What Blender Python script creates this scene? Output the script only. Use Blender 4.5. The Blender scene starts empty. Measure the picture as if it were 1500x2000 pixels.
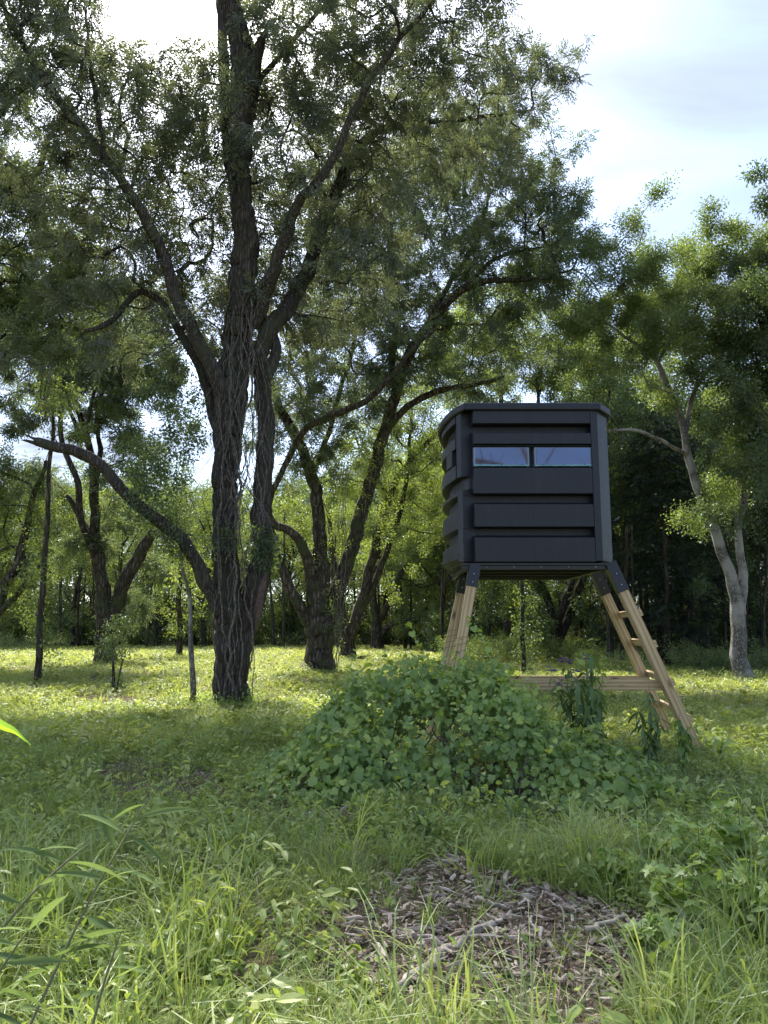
import bpy, bmesh, math, random
import numpy as np
from mathutils import Vector, Matrix, Euler
random.seed(7); rng = np.random.default_rng(7)
R = math.radians
sc = bpy.context.scene

# ------------------------------------------------------------------ camera
FPX = 1503.0; PITCH = R(8.7); CAMH = 1.5
cd = bpy.data.cameras.new('camera'); cam = bpy.data.objects.new('camera', cd)
sc.collection.objects.link(cam); sc.camera = cam
cd.sensor_fit = 'VERTICAL'; cd.sensor_height = 24.0; cd.lens = 24.0 * FPX / 2000.0
cd.clip_start = 0.05; cd.clip_end = 1500
cam.location = (0, 0, CAMH); cam.rotation_euler = (R(90) + PITCH, 0, 0)

# ------------------------------------------------------------------ light
SUN_AZ = R(-17.5); SUN_EL = R(49)             # azimuth measured from +Y towards +X
sdir = Vector((math.sin(SUN_AZ) * math.cos(SUN_EL), math.cos(SUN_AZ) * math.cos(SUN_EL), math.sin(SUN_EL)))
sl = bpy.data.lights.new('sun', 'SUN'); so = bpy.data.objects.new('sun', sl); sc.collection.objects.link(so)
sl.energy = 2.0; sl.angle = R(9); sl.color = (1.0, 0.94, 0.84)
so.rotation_euler = (-sdir).to_track_quat('-Z', 'Y').to_euler(); so.location = (-6, 10, 30)

w = bpy.data.worlds.new('World'); sc.world = w; w.use_nodes = True
nt = w.node_tree; nt.nodes.clear(); N = nt.nodes; Lk = nt.links
out = N.new('ShaderNodeOutputWorld'); bg = N.new('ShaderNodeBackground'); bg.inputs[1].default_value = 0.1
sky = N.new('ShaderNodeTexSky'); sky.sky_type = 'NISHITA'; sky.sun_disc = False
sky.sun_elevation = SUN_EL; sky.sun_rotation = SUN_AZ; sky.air_density = 1.0; sky.dust_density = 1.2; sky.ozone_density = 1.0
tc = N.new('ShaderNodeTexCoord')
sep = N.new('ShaderNodeSeparateXYZ'); Lk.new(tc.outputs['Generated'], sep.inputs[0])
def wmath(op, a, b=None):
    n = N.new('ShaderNodeMath'); n.operation = op
    for i, v in enumerate((a, b)):
        if v is None: continue
        if isinstance(v, (int, float)): n.inputs[i].default_value = v
        else: Lk.new(v, n.inputs[i])
    return n.outputs[0]
zc = wmath('ADD', wmath('MAXIMUM', sep.outputs[2], 0.0), 0.22)
comb = N.new('ShaderNodeCombineXYZ')
Lk.new(wmath('DIVIDE', sep.outputs[0], zc), comb.inputs[0]); Lk.new(wmath('DIVIDE', sep.outputs[1], zc), comb.inputs[1])
mp = N.new('ShaderNodeMapping'); mp.inputs['Rotation'].default_value = (0, 0, R(35)); mp.inputs['Scale'].default_value = (1.0, 1.9, 1); mp.inputs['Location'].default_value = (0.35, 0.2, 0)
Lk.new(comb.outputs[0], mp.inputs[0])
nz = N.new('ShaderNodeTexNoise'); nz.inputs['Scale'].default_value = 2.1; nz.inputs['Detail'].default_value = 7; nz.inputs['Roughness'].default_value = 0.52; nz.inputs['Distortion'].default_value = 0.35
Lk.new(mp.outputs[0], nz.inputs['Vector'])
rmp = N.new('ShaderNodeMapRange'); rmp.inputs[1].default_value = 0.36; rmp.inputs[2].default_value = 0.66; rmp.inputs[3].default_value = 0.15; rmp.inputs[4].default_value = 1.0
Lk.new(nz.outputs[0], rmp.inputs[0])
dt = N.new('ShaderNodeVectorMath'); dt.operation = 'DOT_PRODUCT'; Lk.new(tc.outputs['Generated'], dt.inputs[0]); dt.inputs[1].default_value = sdir
dpos = wmath('MAXIMUM', dt.outputs['Value'], 0.0)
glow = wmath('ADD', wmath('MULTIPLY', wmath('POWER', dpos, 26.0), 5.0), wmath('MULTIPLY', wmath('POWER', dpos, 90.0), 16.0))
cl = N.new('ShaderNodeMixRGB'); cl.blend_type = 'ADD'; cl.inputs[0].default_value = 1
cl.inputs[1].default_value = (.80, .91, 1.22, 1)
gc = N.new('ShaderNodeVectorMath'); gc.operation = 'SCALE'; gc.inputs[0].default_value = (1.0, 0.97, 0.95); Lk.new(glow, gc.inputs['Scale'])
Lk.new(gc.outputs[0], cl.inputs[2])
skys = N.new('ShaderNodeMixRGB'); skys.blend_type = 'MULTIPLY'; skys.inputs[0].default_value = 1; skys.inputs[2].default_value = (.42, .45, .5, 1)
Lk.new(sky.outputs[0], skys.inputs[1])
mx = N.new('ShaderNodeMixRGB'); Lk.new(rmp.outputs[0], mx.inputs[0]); Lk.new(skys.outputs[0], mx.inputs[1]); Lk.new(cl.outputs[0], mx.inputs[2])
Lk.new(mx.outputs[0], bg.inputs[0]); Lk.new(bg.outputs[0], out.inputs[0])

sc.view_settings.view_transform = 'Standard'; sc.view_settings.look = 'None'
sc.view_settings.gamma = 1; sc.view_settings.use_curve_mapping = False
sc.view_settings.exposure = 3.0
cy = sc.cycles
cy.max_bounces = 7; cy.diffuse_bounces = 5; cy.glossy_bounces = 2; cy.transmission_bounces = 3; cy.transparent_max_bounces = 4
cy.use_denoising = True; cy.denoiser = 'OPENIMAGEDENOISE'; cy.denoising_input_passes = 'RGB_ALBEDO_NORMAL'; cy.denoising_prefilter = 'ACCURATE'; cy.use_adaptive_sampling = True; cy.adaptive_threshold = 0.02
cy.sample_clamp_indirect = 4.0; cy.caustics_reflective = False; cy.caustics_refractive = False
sc.render.film_transparent = False

# ------------------------------------------------------------------ projection helpers (pixel of the 1500x2000 photo -> place)
cp, sp_ = math.cos(PITCH), math.sin(PITCH)
def ray(px, py):
    x = (px - 750) / FPX; y = (1000 - py) / FPX
    return (x, cp - y * sp_, sp_ + y * cp)
def at(px, py, D):
    d = ray(px, py); k = D / d[1]
    return Vector((d[0] * k, D, CAMH + d[2] * k))
def gnd(px, py):
    d = ray(px, py); k = -CAMH / d[2]
    return Vector((d[0] * k, d[1] * k, 0))
def pxm(D): return D / FPX * 1.0          # metres per photo pixel at distance D
def hz(x, y):
    return 0.045 * np.sin(.7 * x + 1) * np.sin(.5 * y) + 0.025 * np.sin(1.9 * x + .3 * y) + 0.012 * np.sin(4.1 * x) * np.cos(3.7 * y) + 0.25 * np.sin(.05 * x + 2) * np.clip((y - 20) / 60, 0, 1)
def fn(x, y, s=0.0, f=1.0):
    x = x * f; y = y * f
    return (np.sin(1.3 * x + 2.1 * np.sin(.7 * y + s) + s) + np.sin(1.7 * y + 1.9 * np.sin(.9 * x + 2 * s) + 3 * s) + .6 * np.sin(3.1 * x + 2.3 * y + s) + .4 * np.sin(5.3 * x - 4.1 * y + 5 * s)) / 3.0
def toward(px, py, D):                     # ground-snapped point
    p = at(px, py, D); p.z = float(hz(p.x, p.y)); return p

# ------------------------------------------------------------------ materials
def mat(name):
    m = bpy.data.materials.new(name); m.use_nodes = True; m.node_tree.nodes.clear(); return m
def node(m, t, **kw):
    n = m.node_tree.nodes.new(t)
    for k, v in kw.items():
        if k.startswith('i_'):
            key = k[2:]; key = int(key) if key.isdigit() else key.replace('_', ' ')
            n.inputs[key].default_value = v
        else: setattr(n, k, v)
    return n
def lk(m, a, b): m.node_tree.links.new(a, b)
def ramp(m, fac, stops):
    r = node(m, 'ShaderNodeValToRGB'); e = r.color_ramp.elements
    while len(e) < len(stops): e.new(0.5)
    for i, (p, c) in enumerate(stops): e[i].position = p; e[i].color = (*c, 1)
    lk(m, fac, r.inputs[0]); return r.outputs[0]

def leaf_mat(name, dark, mid, light, trans=0.45, gloss=0.08, inst=True, tcol=(1.25, 1.25, 0.68)):
    m = mat(name); o = node(m, 'ShaderNodeOutputMaterial')
    a = node(m, 'ShaderNodeAttribute', attribute_name='tint', attribute_type='INSTANCER' if inst else 'GEOMETRY')
    b = node(m, 'ShaderNodeAttribute', attribute_name='lt', attribute_type='GEOMETRY')
    if inst: fa = a.outputs['Fac']
    else:
        oi = node(m, 'ShaderNodeObjectInfo'); fa = oi.outputs['Random']
    s = node(m, 'ShaderNodeMath', operation='MULTIPLY_ADD', i_1=0.35); lk(m, b.outputs['Fac'], s.inputs[0])
    s2 = node(m, 'ShaderNodeMath', operation='MULTIPLY', i_1=0.7); lk(m, fa, s2.inputs[0]); lk(m, s2.outputs[0], s.inputs[2])
    col = ramp(m, s.outputs[0], [(0.05, dark), (0.5, mid), (0.95, light)])
    d = node(m, 'ShaderNodeBsdfDiffuse'); lk(m, col, d.inputs[0])
    tm = node(m, 'ShaderNodeMixRGB', blend_type='MULTIPLY', i_0=1.0); lk(m, col, tm.inputs[1]); tm.inputs[2].default_value = (*tcol, 1)
    t = node(m, 'ShaderNodeBsdfTranslucent'); lk(m, tm.outputs[0], t.inputs[0])
    x = node(m, 'ShaderNodeMixShader', i_0=trans); lk(m, d.outputs[0], x.inputs[1]); lk(m, t.outputs[0], x.inputs[2])
    g = node(m, 'ShaderNodeBsdfGlossy', i_Roughness=0.42); g.inputs[0].default_value = (.9, .95, 1, 1)
    y = node(m, 'ShaderNodeMixShader', i_0=gloss); lk(m, x.outputs[0], y.inputs[1]); lk(m, g.outputs[0], y.inputs[2])
    lk(m, y.outputs[0], o.inputs[0]); return m

def bark_mat(name, c0, c1, c2, sx=9.0, sz=1.6, bump=0.9, moss=None, patches=None):
    m = mat(name); o = node(m, 'ShaderNodeOutputMaterial'); p = node(m, 'ShaderNodeBsdfPrincipled', i_Roughness=0.95); p.inputs['Specular IOR Level'].default_value = 0.15
    tcn = node(m, 'ShaderNodeTexCoord'); mpn = node(m, 'ShaderNodeMapping'); mpn.inputs['Scale'].default_value = (sx, sx, sz); lk(m, tcn.outputs['Object'], mpn.inputs[0])
    n1 = node(m, 'ShaderNodeTexNoise', i_Scale=1.0, i_Detail=8.0, i_Roughness=0.65, i_Distortion=0.8); lk(m, mpn.outputs[0], n1.inputs['Vector'])
    v = node(m, 'ShaderNodeTexVoronoi', feature='DISTANCE_TO_EDGE', i_Scale=1.3); 
    ad = node(m, 'ShaderNodeMixRGB', blend_type='ADD', i_0=0.6); lk(m, mpn.outputs[0], ad.inputs[1]); lk(m, n1.outputs['Color'], ad.inputs[2]); lk(m, ad.outputs[0], v.inputs['Vector'])
    mul = node(m, 'ShaderNodeMath', operation='MULTIPLY'); vv = node(m, 'ShaderNodeMapRange'); vv.inputs[2].default_value = 0.28; lk(m, v.outputs['Distance'], vv.inputs[0])
    vb = node(m, 'ShaderNodeMath', operation='MULTIPLY_ADD', i_1=0.6, i_2=0.4); lk(m, vv.outputs[0], vb.inputs[0])
    lk(m, vb.outputs[0], mul.inputs[0]); lk(m, n1.outputs['Fac'], mul.inputs[1])
    col = ramp(m, mul.outputs[0], [(0.16, c0), (0.4, c1), (0.62, c2)])
    if moss:
        n2 = node(m, 'ShaderNodeTexNoise', i_Scale=2.2, i_Detail=6.0); lk(m, tcn.outputs['Object'], n2.inputs['Vector'])
        mr = node(m, 'ShaderNodeMapRange'); mr.inputs[1].default_value = 0.5; mr.inputs[2].default_value = 0.66; lk(m, n2.outputs['Fac'], mr.inputs[0])
        mxn = node(m, 'ShaderNodeMixRGB'); lk(m, mr.outputs[0], mxn.inputs[0]); lk(m, col, mxn.inputs[1]); mxn.inputs[2].default_value = (*moss, 1); col = mxn.outputs[0]
    if patches:
        n2 = node(m, 'ShaderNodeTexNoise', i_Scale=1.1, i_Detail=5.0); lk(m, tcn.outputs['Object'], n2.inputs['Vector'])
        mr = node(m, 'ShaderNodeMapRange'); mr.inputs[1].default_value = 0.48; mr.inputs[2].default_value = 0.56; lk(m, n2.outputs['Fac'], mr.inputs[0])
        mxn = node(m, 'ShaderNodeMixRGB'); lk(m, mr.outputs[0], mxn.inputs[0]); lk(m, col, mxn.inputs[1]); mxn.inputs[2].default_value = (*patches, 1); col = mxn.outputs[0]
    lk(m, col, p.inputs['Base Color'])
    b = node(m, 'ShaderNodeBump', i_Strength=bump, i_Distance=0.04); lk(m, mul.outputs[0], b.inputs['Height']); lk(m, b.outputs[0], p.inputs['Normal'])
    lk(m, p.outputs[0], o.inputs[0]); return m

def plain(name, col, rough=0.6, metal=0.0, spec=0.5, nscale=None, ncol=None, bump=0.0, bscale=60):
    m = mat(name); o = node(m, 'ShaderNodeOutputMaterial'); p = node(m, 'ShaderNodeBsdfPrincipled', i_Roughness=rough, i_Metallic=metal)
    p.inputs['Base Color'].default_value = (*col, 1); p.inputs['Specular IOR Level'].default_value = spec
    if nscale:
        tcn = node(m, 'ShaderNodeTexCoord'); n1 = node(m, 'ShaderNodeTexNoise', i_Scale=nscale, i_Detail=7.0, i_Roughness=0.6); lk(m, tcn.outputs['Object'], n1.inputs['Vector'])
        lk(m, ramp(m, n1.outputs['Fac'], [(0.3, col), (0.72, ncol)]), p.inputs['Base Color'])
        if bump:
            b = node(m, 'ShaderNodeBump', i_Strength=bump, i_Distance=0.01); n3 = node(m, 'ShaderNodeTexNoise', i_Scale=bscale, i_Detail=4.0); lk(m, tcn.outputs['Object'], n3.inputs['Vector'])
            lk(m, n3.outputs['Fac'], b.inputs['Height']); lk(m, b.outputs[0], p.inputs['Normal'])
    lk(m, p.outputs[0], o.inputs[0]); return m

M_pecan = leaf_mat('pecan_leaf', (.072, .085, .052), (.125, .148, .082), (.23, .25, .11), trans=0.46, gloss=0.06, tcol=(1.2, 1.2, .8))
M_pecan2 = leaf_mat('pecan_leaf_far', (.068, .09, .048), (.12, .158, .072), (.23, .28, .10), trans=0.42, gloss=0.05, tcol=(1.2, 1.2, .78))
M_broad = leaf_mat('broad_leaf', (.06, .09, .026), (.11, .155, .04), (.24, .29, .065), trans=0.5, gloss=0.05)
M_light = leaf_mat('light_leaf', (.075, .11, .04), (.135, .185, .06), (.24, .30, .09), trans=0.48, gloss=0.05)
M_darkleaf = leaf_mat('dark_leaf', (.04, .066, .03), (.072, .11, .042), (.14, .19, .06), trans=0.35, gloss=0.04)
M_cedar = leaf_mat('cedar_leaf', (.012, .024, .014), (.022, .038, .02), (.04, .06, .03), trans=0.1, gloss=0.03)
M_vine = leaf_mat('vine_leaf', (.13, .20, .05), (.225, .325, .075), (.42, .50, .12), trans=0.4, gloss=0.03)
M_vine_o = leaf_mat('vine_leaf_single', (.13, .20, .05), (.225, .325, .075), (.42, .50, .12), trans=0.4, gloss=0.03, inst=False)
M_grass = leaf_mat('grass_blade', (.165, .225, .065), (.265, .35, .105), (.42, .47, .19), trans=0.45, gloss=0.03)
M_mead = leaf_mat('meadow_leaf', (.18, .215, .06), (.285, .34, .095), (.42, .44, .18), trans=0.45, gloss=0.03)
M_weed = leaf_mat('weed_leaf', (.18, .245, .06), (.285, .37, .09), (.44, .49, .17), trans=0.45, gloss=0.03)
M_seed_o = leaf_mat('seedling_leaf_single', (.24, .36, .07), (.36, .48, .10), (.5, .58, .16), trans=0.45, gloss=0.06, inst=False)
M_weed_o = leaf_mat('weed_leaf_single', (.08, .135, .04), (.12, .195, .055), (.19, .27, .08), trans=0.4, gloss=0.03, inst=False)
M_lance_o = leaf_mat('lance_leaf_single', (.10, .15, .065), (.14, .20, .09), (.2, .27, .11), trans=0.45, gloss=0.0, inst=False)
M_bright_o = leaf_mat('bright_leaf_single', (.3, .5, .04), (.34, .56, .05), (.4, .6, .06), trans=0.5, gloss=0.05, inst=False)
M_litter = leaf_mat('dry_litter', (.12, .075, .05), (.25, .18, .12), (.42, .34, .25), trans=0.1, gloss=0.02, tcol=(1, 1, 1))
M_bark = bark_mat('bark_dark', (.026, .022, .019), (.075, .063, .054), (.155, .134, .116), sx=15, sz=1.7, bump=1.0, moss=(.06, .062, .04))
M_bark2 = bark_mat('bark_mid', (.02, .016, .013), (.075, .06, .047), (.17, .145, .12), sx=7, sz=1.6, moss=(.055, .065, .03))
M_barkfar = bark_mat('bark_far', (.02, .017, .014), (.06, .05, .04), (.12, .10, .085), sx=4, sz=1.0)
M_barkpale = bark_mat('bark_pale', (.07, .062, .055), (.19, .175, .155), (.31, .29, .265), sx=12, sz=7, bump=1.0, patches=(.33, .31, .285))
M_vinebark = bark_mat('vine_bark', (.06, .052, .043), (.15, .13, .11), (.28, .25, .21), sx=30, sz=6, bump=0.4)
M_stem = plain('green_stem', (.10, .14, .05), 0.6, nscale=20, ncol=(.17, .12, .07))
M_purple = leaf_mat('purple_petals', (.10, .05, .16), (.16, .08, .25), (.25, .13, .36), trans=0.3, gloss=0.02, inst=False, tcol=(1, 1, 1))

# plastic of the cabin: satin black with faint scuffs
M_plastic = mat('black_plastic'); m = M_plastic
o = node(m, 'ShaderNodeOutputMaterial'); p = node(m, 'ShaderNodeBsdfPrincipled', i_Roughness=0.5)
tcn = node(m, 'ShaderNodeTexCoord'); n1 = node(m, 'ShaderNodeTexNoise', i_Scale=3.0, i_Detail=8.0, i_Roughness=0.7); mpn = node(m, 'ShaderNodeMapping'); mpn.inputs['Scale'].default_value = (1.0, 1, 3.0)
lk(m, tcn.outputs['Object'], mpn.inputs[0]); lk(m, mpn.outputs[0], n1.inputs['Vector'])
lk(m, ramp(m, n1.outputs['Fac'], [(0.3, (.0068, .0078, .0125)), (0.6, (.008, .0092, .0145)), (0.85, (.014, .016, .023))]), p.inputs['Base Color'])
n2 = node(m, 'ShaderNodeTexNoise', i_Scale=14.0, i_Detail=6.0); lk(m, mpn.outputs[0], n2.inputs['Vector'])
mr = node(m, 'ShaderNodeMapRange'); mr.inputs[3].default_value = 0.42; mr.inputs[4].default_value = 0.62; lk(m, n2.outputs['Fac'], mr.inputs[0]); lk(m, mr.outputs[0], p.inputs['Roughness'])
mps = node(m, 'ShaderNodeMapping'); mps.inputs['Scale'].default_value = (9, 9, .9); lk(m, tcn.outputs['Object'], mps.inputs[0]); ns_ = node(m, 'ShaderNodeTexNoise', i_Scale=1.0, i_Detail=7.0, i_Roughness=.7); lk(m, mps.outputs[0], ns_.inputs['Vector'])
ms_ = node(m, 'ShaderNodeMapRange'); ms_.inputs[1].default_value = .54; ms_.inputs[2].default_value = .78; ms_.inputs[4].default_value = .5; lk(m, ns_.outputs['Fac'], ms_.inputs[0])
md_ = node(m, 'ShaderNodeMixRGB'); lk(m, ms_.outputs[0], md_.inputs[0]); lk(m, p.inputs['Base Color'].links[0].from_socket, md_.inputs[1]); md_.inputs[2].default_value = (.032, .034, .036, 1); lk(m, md_.outputs[0], p.inputs['Base Color'])
n3 = node(m, 'ShaderNodeTexNoise', i_Scale=2.2, i_Detail=2.0); lk(m, tcn.outputs['Object'], n3.inputs['Vector'])
b = node(m, 'ShaderNodeBump', i_Strength=0.35, i_Distance=0.02); lk(m, n3.outputs['Fac'], b.inputs['Height']); lk(m, b.outputs[0], p.inputs['Normal'])
lk(m, p.outputs[0], o.inputs[0])
M_steel = plain('black_steel', (.006, .006, .008), 0.35, 0.0, 0.5)
M_gap = plain('gap_black', (.004, .004, .005), 0.8)  # near-black standing in for shade in the window gaps; also colours the deck
M_screw = plain('zinc_screw', (.55, .57, .6), 0.35, 0.8)
M_screwd = plain('dark_screw', (.03, .05, .055), 0.4, 0.5)
M_rail = plain('teal_rail', (.16, .36, .42), 0.4)
M_paneedge = plain('pane_edge', (.22, .28, .36), 0.3, 0.0)
M_pane = mat('tinted_pane'); m = M_pane
o = node(m, 'ShaderNodeOutputMaterial'); p = node(m, 'ShaderNodeBsdfPrincipled', i_Roughness=0.03, i_Metallic=0.85); p.inputs['Base Color'].default_value = (.12, .155, .235, 1)
lk(m, p.outputs[0], o.inputs[0])
# lumber, grain along local X of each object
M_wood = mat('treated_lumber'); m = M_wood
o = node(m, 'ShaderNodeOutputMaterial'); p = node(m, 'ShaderNodeBsdfPrincipled', i_Roughness=0.75); tcn = node(m, 'ShaderNodeTexCoord')
mpn = node(m, 'ShaderNodeMapping'); mpn.inputs['Scale'].default_value = (1.1, 16, 16); lk(m, tcn.outputs['Object'], mpn.inputs[0])
oi = node(m, 'ShaderNodeObjectInfo'); vm = node(m, 'ShaderNodeVectorMath', operation='ADD'); lk(m, mpn.outputs[0], vm.inputs[0]); sc_ = node(m, 'ShaderNodeMath', operation='MULTIPLY', i_1=37.0); lk(m, oi.outputs['Random'], sc_.inputs[0]); lk(m, sc_.outputs[0], vm.inputs[1])
wv = node(m, 'ShaderNodeTexWave', wave_type='RINGS', i_Scale=0.55, i_Distortion=5.5, i_Detail=3.0); wv.inputs['Detail Scale'].default_value = 0.8; lk(m, vm.outputs[0], wv.inputs['Vector'])
nn = node(m, 'ShaderNodeTexNoise', i_Scale=2.0, i_Detail=8.0); lk(m, vm.outputs[0], nn.inputs['Vector'])
c1 = ramp(m, wv.outputs['Fac'], [(0.0, (.42, .28, .135)), (0.45, (.56, .40, .215)), (1.0, (.62, .46, .26))])
c2 = ramp(m, nn.outputs['Fac'], [(0.3, (.74, .72, .64)), (0.65, (1, 1, 1))])
mm = node(m, 'ShaderNodeMixRGB', blend_type='MULTIPLY', i_0=0.8); lk(m, c1, mm.inputs[1]); lk(m, c2, mm.inputs[2])
# knots
mk = node(m, 'ShaderNodeMapping'); mk.inputs['Scale'].default_value = (2.3, 6.5, 6.5); lk(m, tcn.outputs['Object'], mk.inputs[0])
vk = node(m, 'ShaderNodeVectorMath', operation='ADD'); lk(m, mk.outputs[0], vk.inputs[0]); lk(m, sc_.outputs[0], vk.inputs[1])
vo = node(m, 'ShaderNodeTexVoronoi', i_Scale=1.0); lk(m, vk.outputs[0], vo.inputs['Vector'])
kr = node(m, 'ShaderNodeMapRange'); kr.inputs[1].default_value = 0.10; kr.inputs[2].default_value = 0.22; kr.inputs[3].default_value = 1; kr.inputs[4].default_value = 0; lk(m, vo.outputs['Distance'], kr.inputs[0])
mk2 = node(m, 'ShaderNodeMixRGB'); lk(m, kr.outputs[0], mk2.inputs[0]); lk(m, mm.outputs[0], mk2.inputs[1]); mk2.inputs[2].default_value = (.13, .06, .025, 1)
lk(m, mk2.outputs[0], p.inputs['Base Color'])
b = node(m, 'ShaderNodeBump', i_Strength=0.3, i_Distance=0.004); lk(m, wv.outputs['Fac'], b.inputs['Height']); lk(m, b.outputs[0], p.inputs['Normal']); lk(m, p.outputs[0], o.inputs[0])
M_driftwood = plain('weathered_wood', (.24, .19, .145), 0.85, nscale=14, ncol=(.60, .52, .43), bump=0.8, bscale=40)
M_deadwood = plain('rotten_wood', (.03, .02, .015), 0.95, nscale=9, ncol=(.12, .075, .05), bump=0.8, bscale=30)
M_redwood = plain('bare_heartwood', (.045, .034, .028), 0.9, nscale=14, ncol=(.15, .09, .07), bump=0.6, bscale=30)

# ------------------------------------------------------------------ mesh helpers
def link(o): sc.collection.objects.link(o); return o
def tag(o, label=None, cat=None, group=None, kind=None):
    if label: o['label'] = label
    if cat: o['category'] = cat
    if group: o['group'] = group
    if kind: o['kind'] = kind
    return o
def empty(name, loc, label, cat, group=None):
    o = link(bpy.data.objects.new(name, None)); o.location = loc; o.empty_display_size = 0.2
    return tag(o, label, cat, group)
def mesh_np(name, V, faces, mats=(), attrs=None, smooth=False):
    """V (n,3); faces: list of int arrays (k,3) or (k,4)"""
    me = bpy.data.meshes.new(name); V = np.asarray(V, dtype=np.float32)
    me.vertices.add(len(V)); me.vertices.foreach_set('co', V.ravel())
    fl = [np.asarray(f, dtype=np.int32) for f in faces if len(f)]
    if fl:
        lv = np.concatenate([f.ravel() for f in fl]); ln = np.concatenate([np.full(len(f), f.shape[1], np.int32) for f in fl])
        st = np.concatenate([[0], np.cumsum(ln)[:-1]]).astype(np.int32)
        me.loops.add(len(lv)); me.loops.foreach_set('vertex_index', lv)
        me.polygons.add(len(ln)); me.polygons.foreach_set('loop_start', st)
        me.update(calc_edges=True)
        me.polygons.foreach_set('use_smooth', np.full(len(ln), smooth))
    for k, (typ, dom, dat) in (attrs or {}).items():
        a = me.attributes.new(k, typ, dom); dat = np.asarray(dat)
        if typ == 'FLOAT_VECTOR': a.data.foreach_set('vector', dat.astype(np.float32).ravel())
        elif typ == 'INT': a.data.foreach_set('value', dat.astype(np.int32))
        else: a.data.foreach_set('value', dat.astype(np.float32))
    for mt in mats: me.materials.append(mt)
    me.update(); return me
def part(name, me, parent=None, label=None, kind=None):
    o = link(bpy.data.objects.new(name, me))
    if parent is not None: o.parent = parent
    return tag(o, label, None, None, kind)

class MB:
    def __init__(s): s.V = []; s.q = []; s.t = []; s.n = 0; s.lt = []
    def add(s, V, q=None, t=None, lt=0.5):
        V = np.asarray(V, float); s.V.append(V)
        if q is not None and len(q): s.q.append(np.asarray(q) + s.n)
        if t is not None and len(t): s.t.append(np.asarray(t) + s.n)
        s.lt.append(np.full(len(V), lt)); s.n += len(V)
    def mesh(s, name, mt, smooth=False, lt=False, origin=None):
        V = np.concatenate(s.V) if s.V else np.zeros((0, 3))
        if origin is not None: V = V - np.asarray(origin)
        f = []
        if s.q: f.append(np.concatenate(s.q))
        if s.t: f.append(np.concatenate(s.t))
        return mesh_np(name, V, f, (mt,), {'lt': ('FLOAT', 'POINT', np.concatenate(s.lt))} if lt else None, smooth)

def catmull(P, Rr, step):
    P = np.asarray(P, float); Rr = np.asarray(Rr, float)
    if len(P) < 2: return P, Rr
    Pe = np.vstack([2 * P[0] - P[1], P, 2 * P[-1] - P[-2]]); outP = []; outR = []
    for i in range(len(P) - 1):
        p0, p1, p2, p3 = Pe[i:i + 4]; L = np.linalg.norm(p2 - p1); n = max(1, int(math.ceil(L / step)))
        for k in range(n):
            t = k / n; outP.append(.5 * ((2 * p1) + (p2 - p0) * t + (2 * p0 - 5 * p1 + 4 * p2 - p3) * t * t + (3 * p1 - p0 - 3 * p2 + p3) * t ** 3)); outR.append(Rr[i] * (1 - t) + Rr[i + 1] * t)
    outP.append(P[-1]); outR.append(Rr[-1]); return np.array(outP), np.array(outR)
def frames(P):
    T = np.gradient(P, axis=0) if len(P) > 2 else np.repeat((P[-1] - P[0])[None], len(P), 0)
    T /= np.linalg.norm(T, axis=1)[:, None] + 1e-9
    u = np.cross(T[0], (0.13, 1, 0.21)); u /= np.linalg.norm(u) + 1e-9; U = [u]
    for i in range(1, len(P)):
        u = U[-1] - T[i] * np.dot(U[-1], T[i]); u /= np.linalg.norm(u) + 1e-9; U.append(u)
    U = np.array(U); return T, U, np.cross(T, U)
def tube(mb, P, Rr, k=8, rough=0.0, flute=0.0, flare=0.0, cap=True, seed=0, lump=0.0):
    P = np.asarray(P, float); Rr = np.asarray(Rr, float); n = len(P); T, U, W = frames(P)
    th = np.linspace(0, 2 * np.pi, k, endpoint=False); r = np.repeat(Rr[:, None], k, 1)
    g = np.random.default_rng(seed + 11)
    if flute or flare:
        s = np.concatenate([[0], np.cumsum(np.linalg.norm(np.diff(P, axis=0), axis=1))])[:, None]
        ph = g.uniform(0, 6.28, 6)
        f = (np.sin(5 * th[None] + ph[0] + .5 * s + .5 * np.sin(s * 1.3)) + .7 * np.sin(8 * th[None] + ph[1] - .35 * s) + .45 * np.sin(13 * th[None] + ph[2] + .5 * np.sin(2 * s)) + .3 * np.sin(21 * th[None] + ph[4] + np.sin(3 * s)))
        r = r * (1 + flute * f)
        if flare: r = r * (1 + flare * np.exp(-s / 0.35) * (1.0 + .5 * np.sin(5 * th[None] + ph[3])))
    if lump:
        s = np.concatenate([[0], np.cumsum(np.linalg.norm(np.diff(P, axis=0), axis=1))])[:, None]; ph = g.uniform(0, 6.28, 3)
        r = r * (1 + lump * (np.sin(s * 4.3 / max(Rr.mean() * 8, .2) + ph[0] + 2 * np.sin(th[None] + ph[1])) * .6 + .4 * np.sin(s * 9 + 2 * th[None] + ph[2])))
    if rough: r = r * (1 + rough * g.uniform(-1, 1, r.shape))
    V = P[:, None] + r[..., None] * (np.cos(th)[None, :, None] * U[:, None] + np.sin(th)[None, :, None] * W[:, None])
    V = V.reshape(-1, 3); i = np.arange(n - 1)[:, None] * k; j = np.arange(k)[None]; j2 = (j + 1) % k
    q = np.stack([i + j, i + j2, i + k + j2, i + k + j], -1).reshape(-1, 4)
    t = []
    if cap:
        V = np.vstack([V, P[-1] + T[-1] * Rr[-1] * .6, P[0]]); e = n * k; b0 = (n - 1) * k
        t = [(b0 + a, b0 + (a + 1) % k, e) for a in range(k)] + [((a + 1) % k, a, e + 1) for a in range(k)]
    mb.add(V, q, np.array(t, int).reshape(-1, 3))

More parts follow.
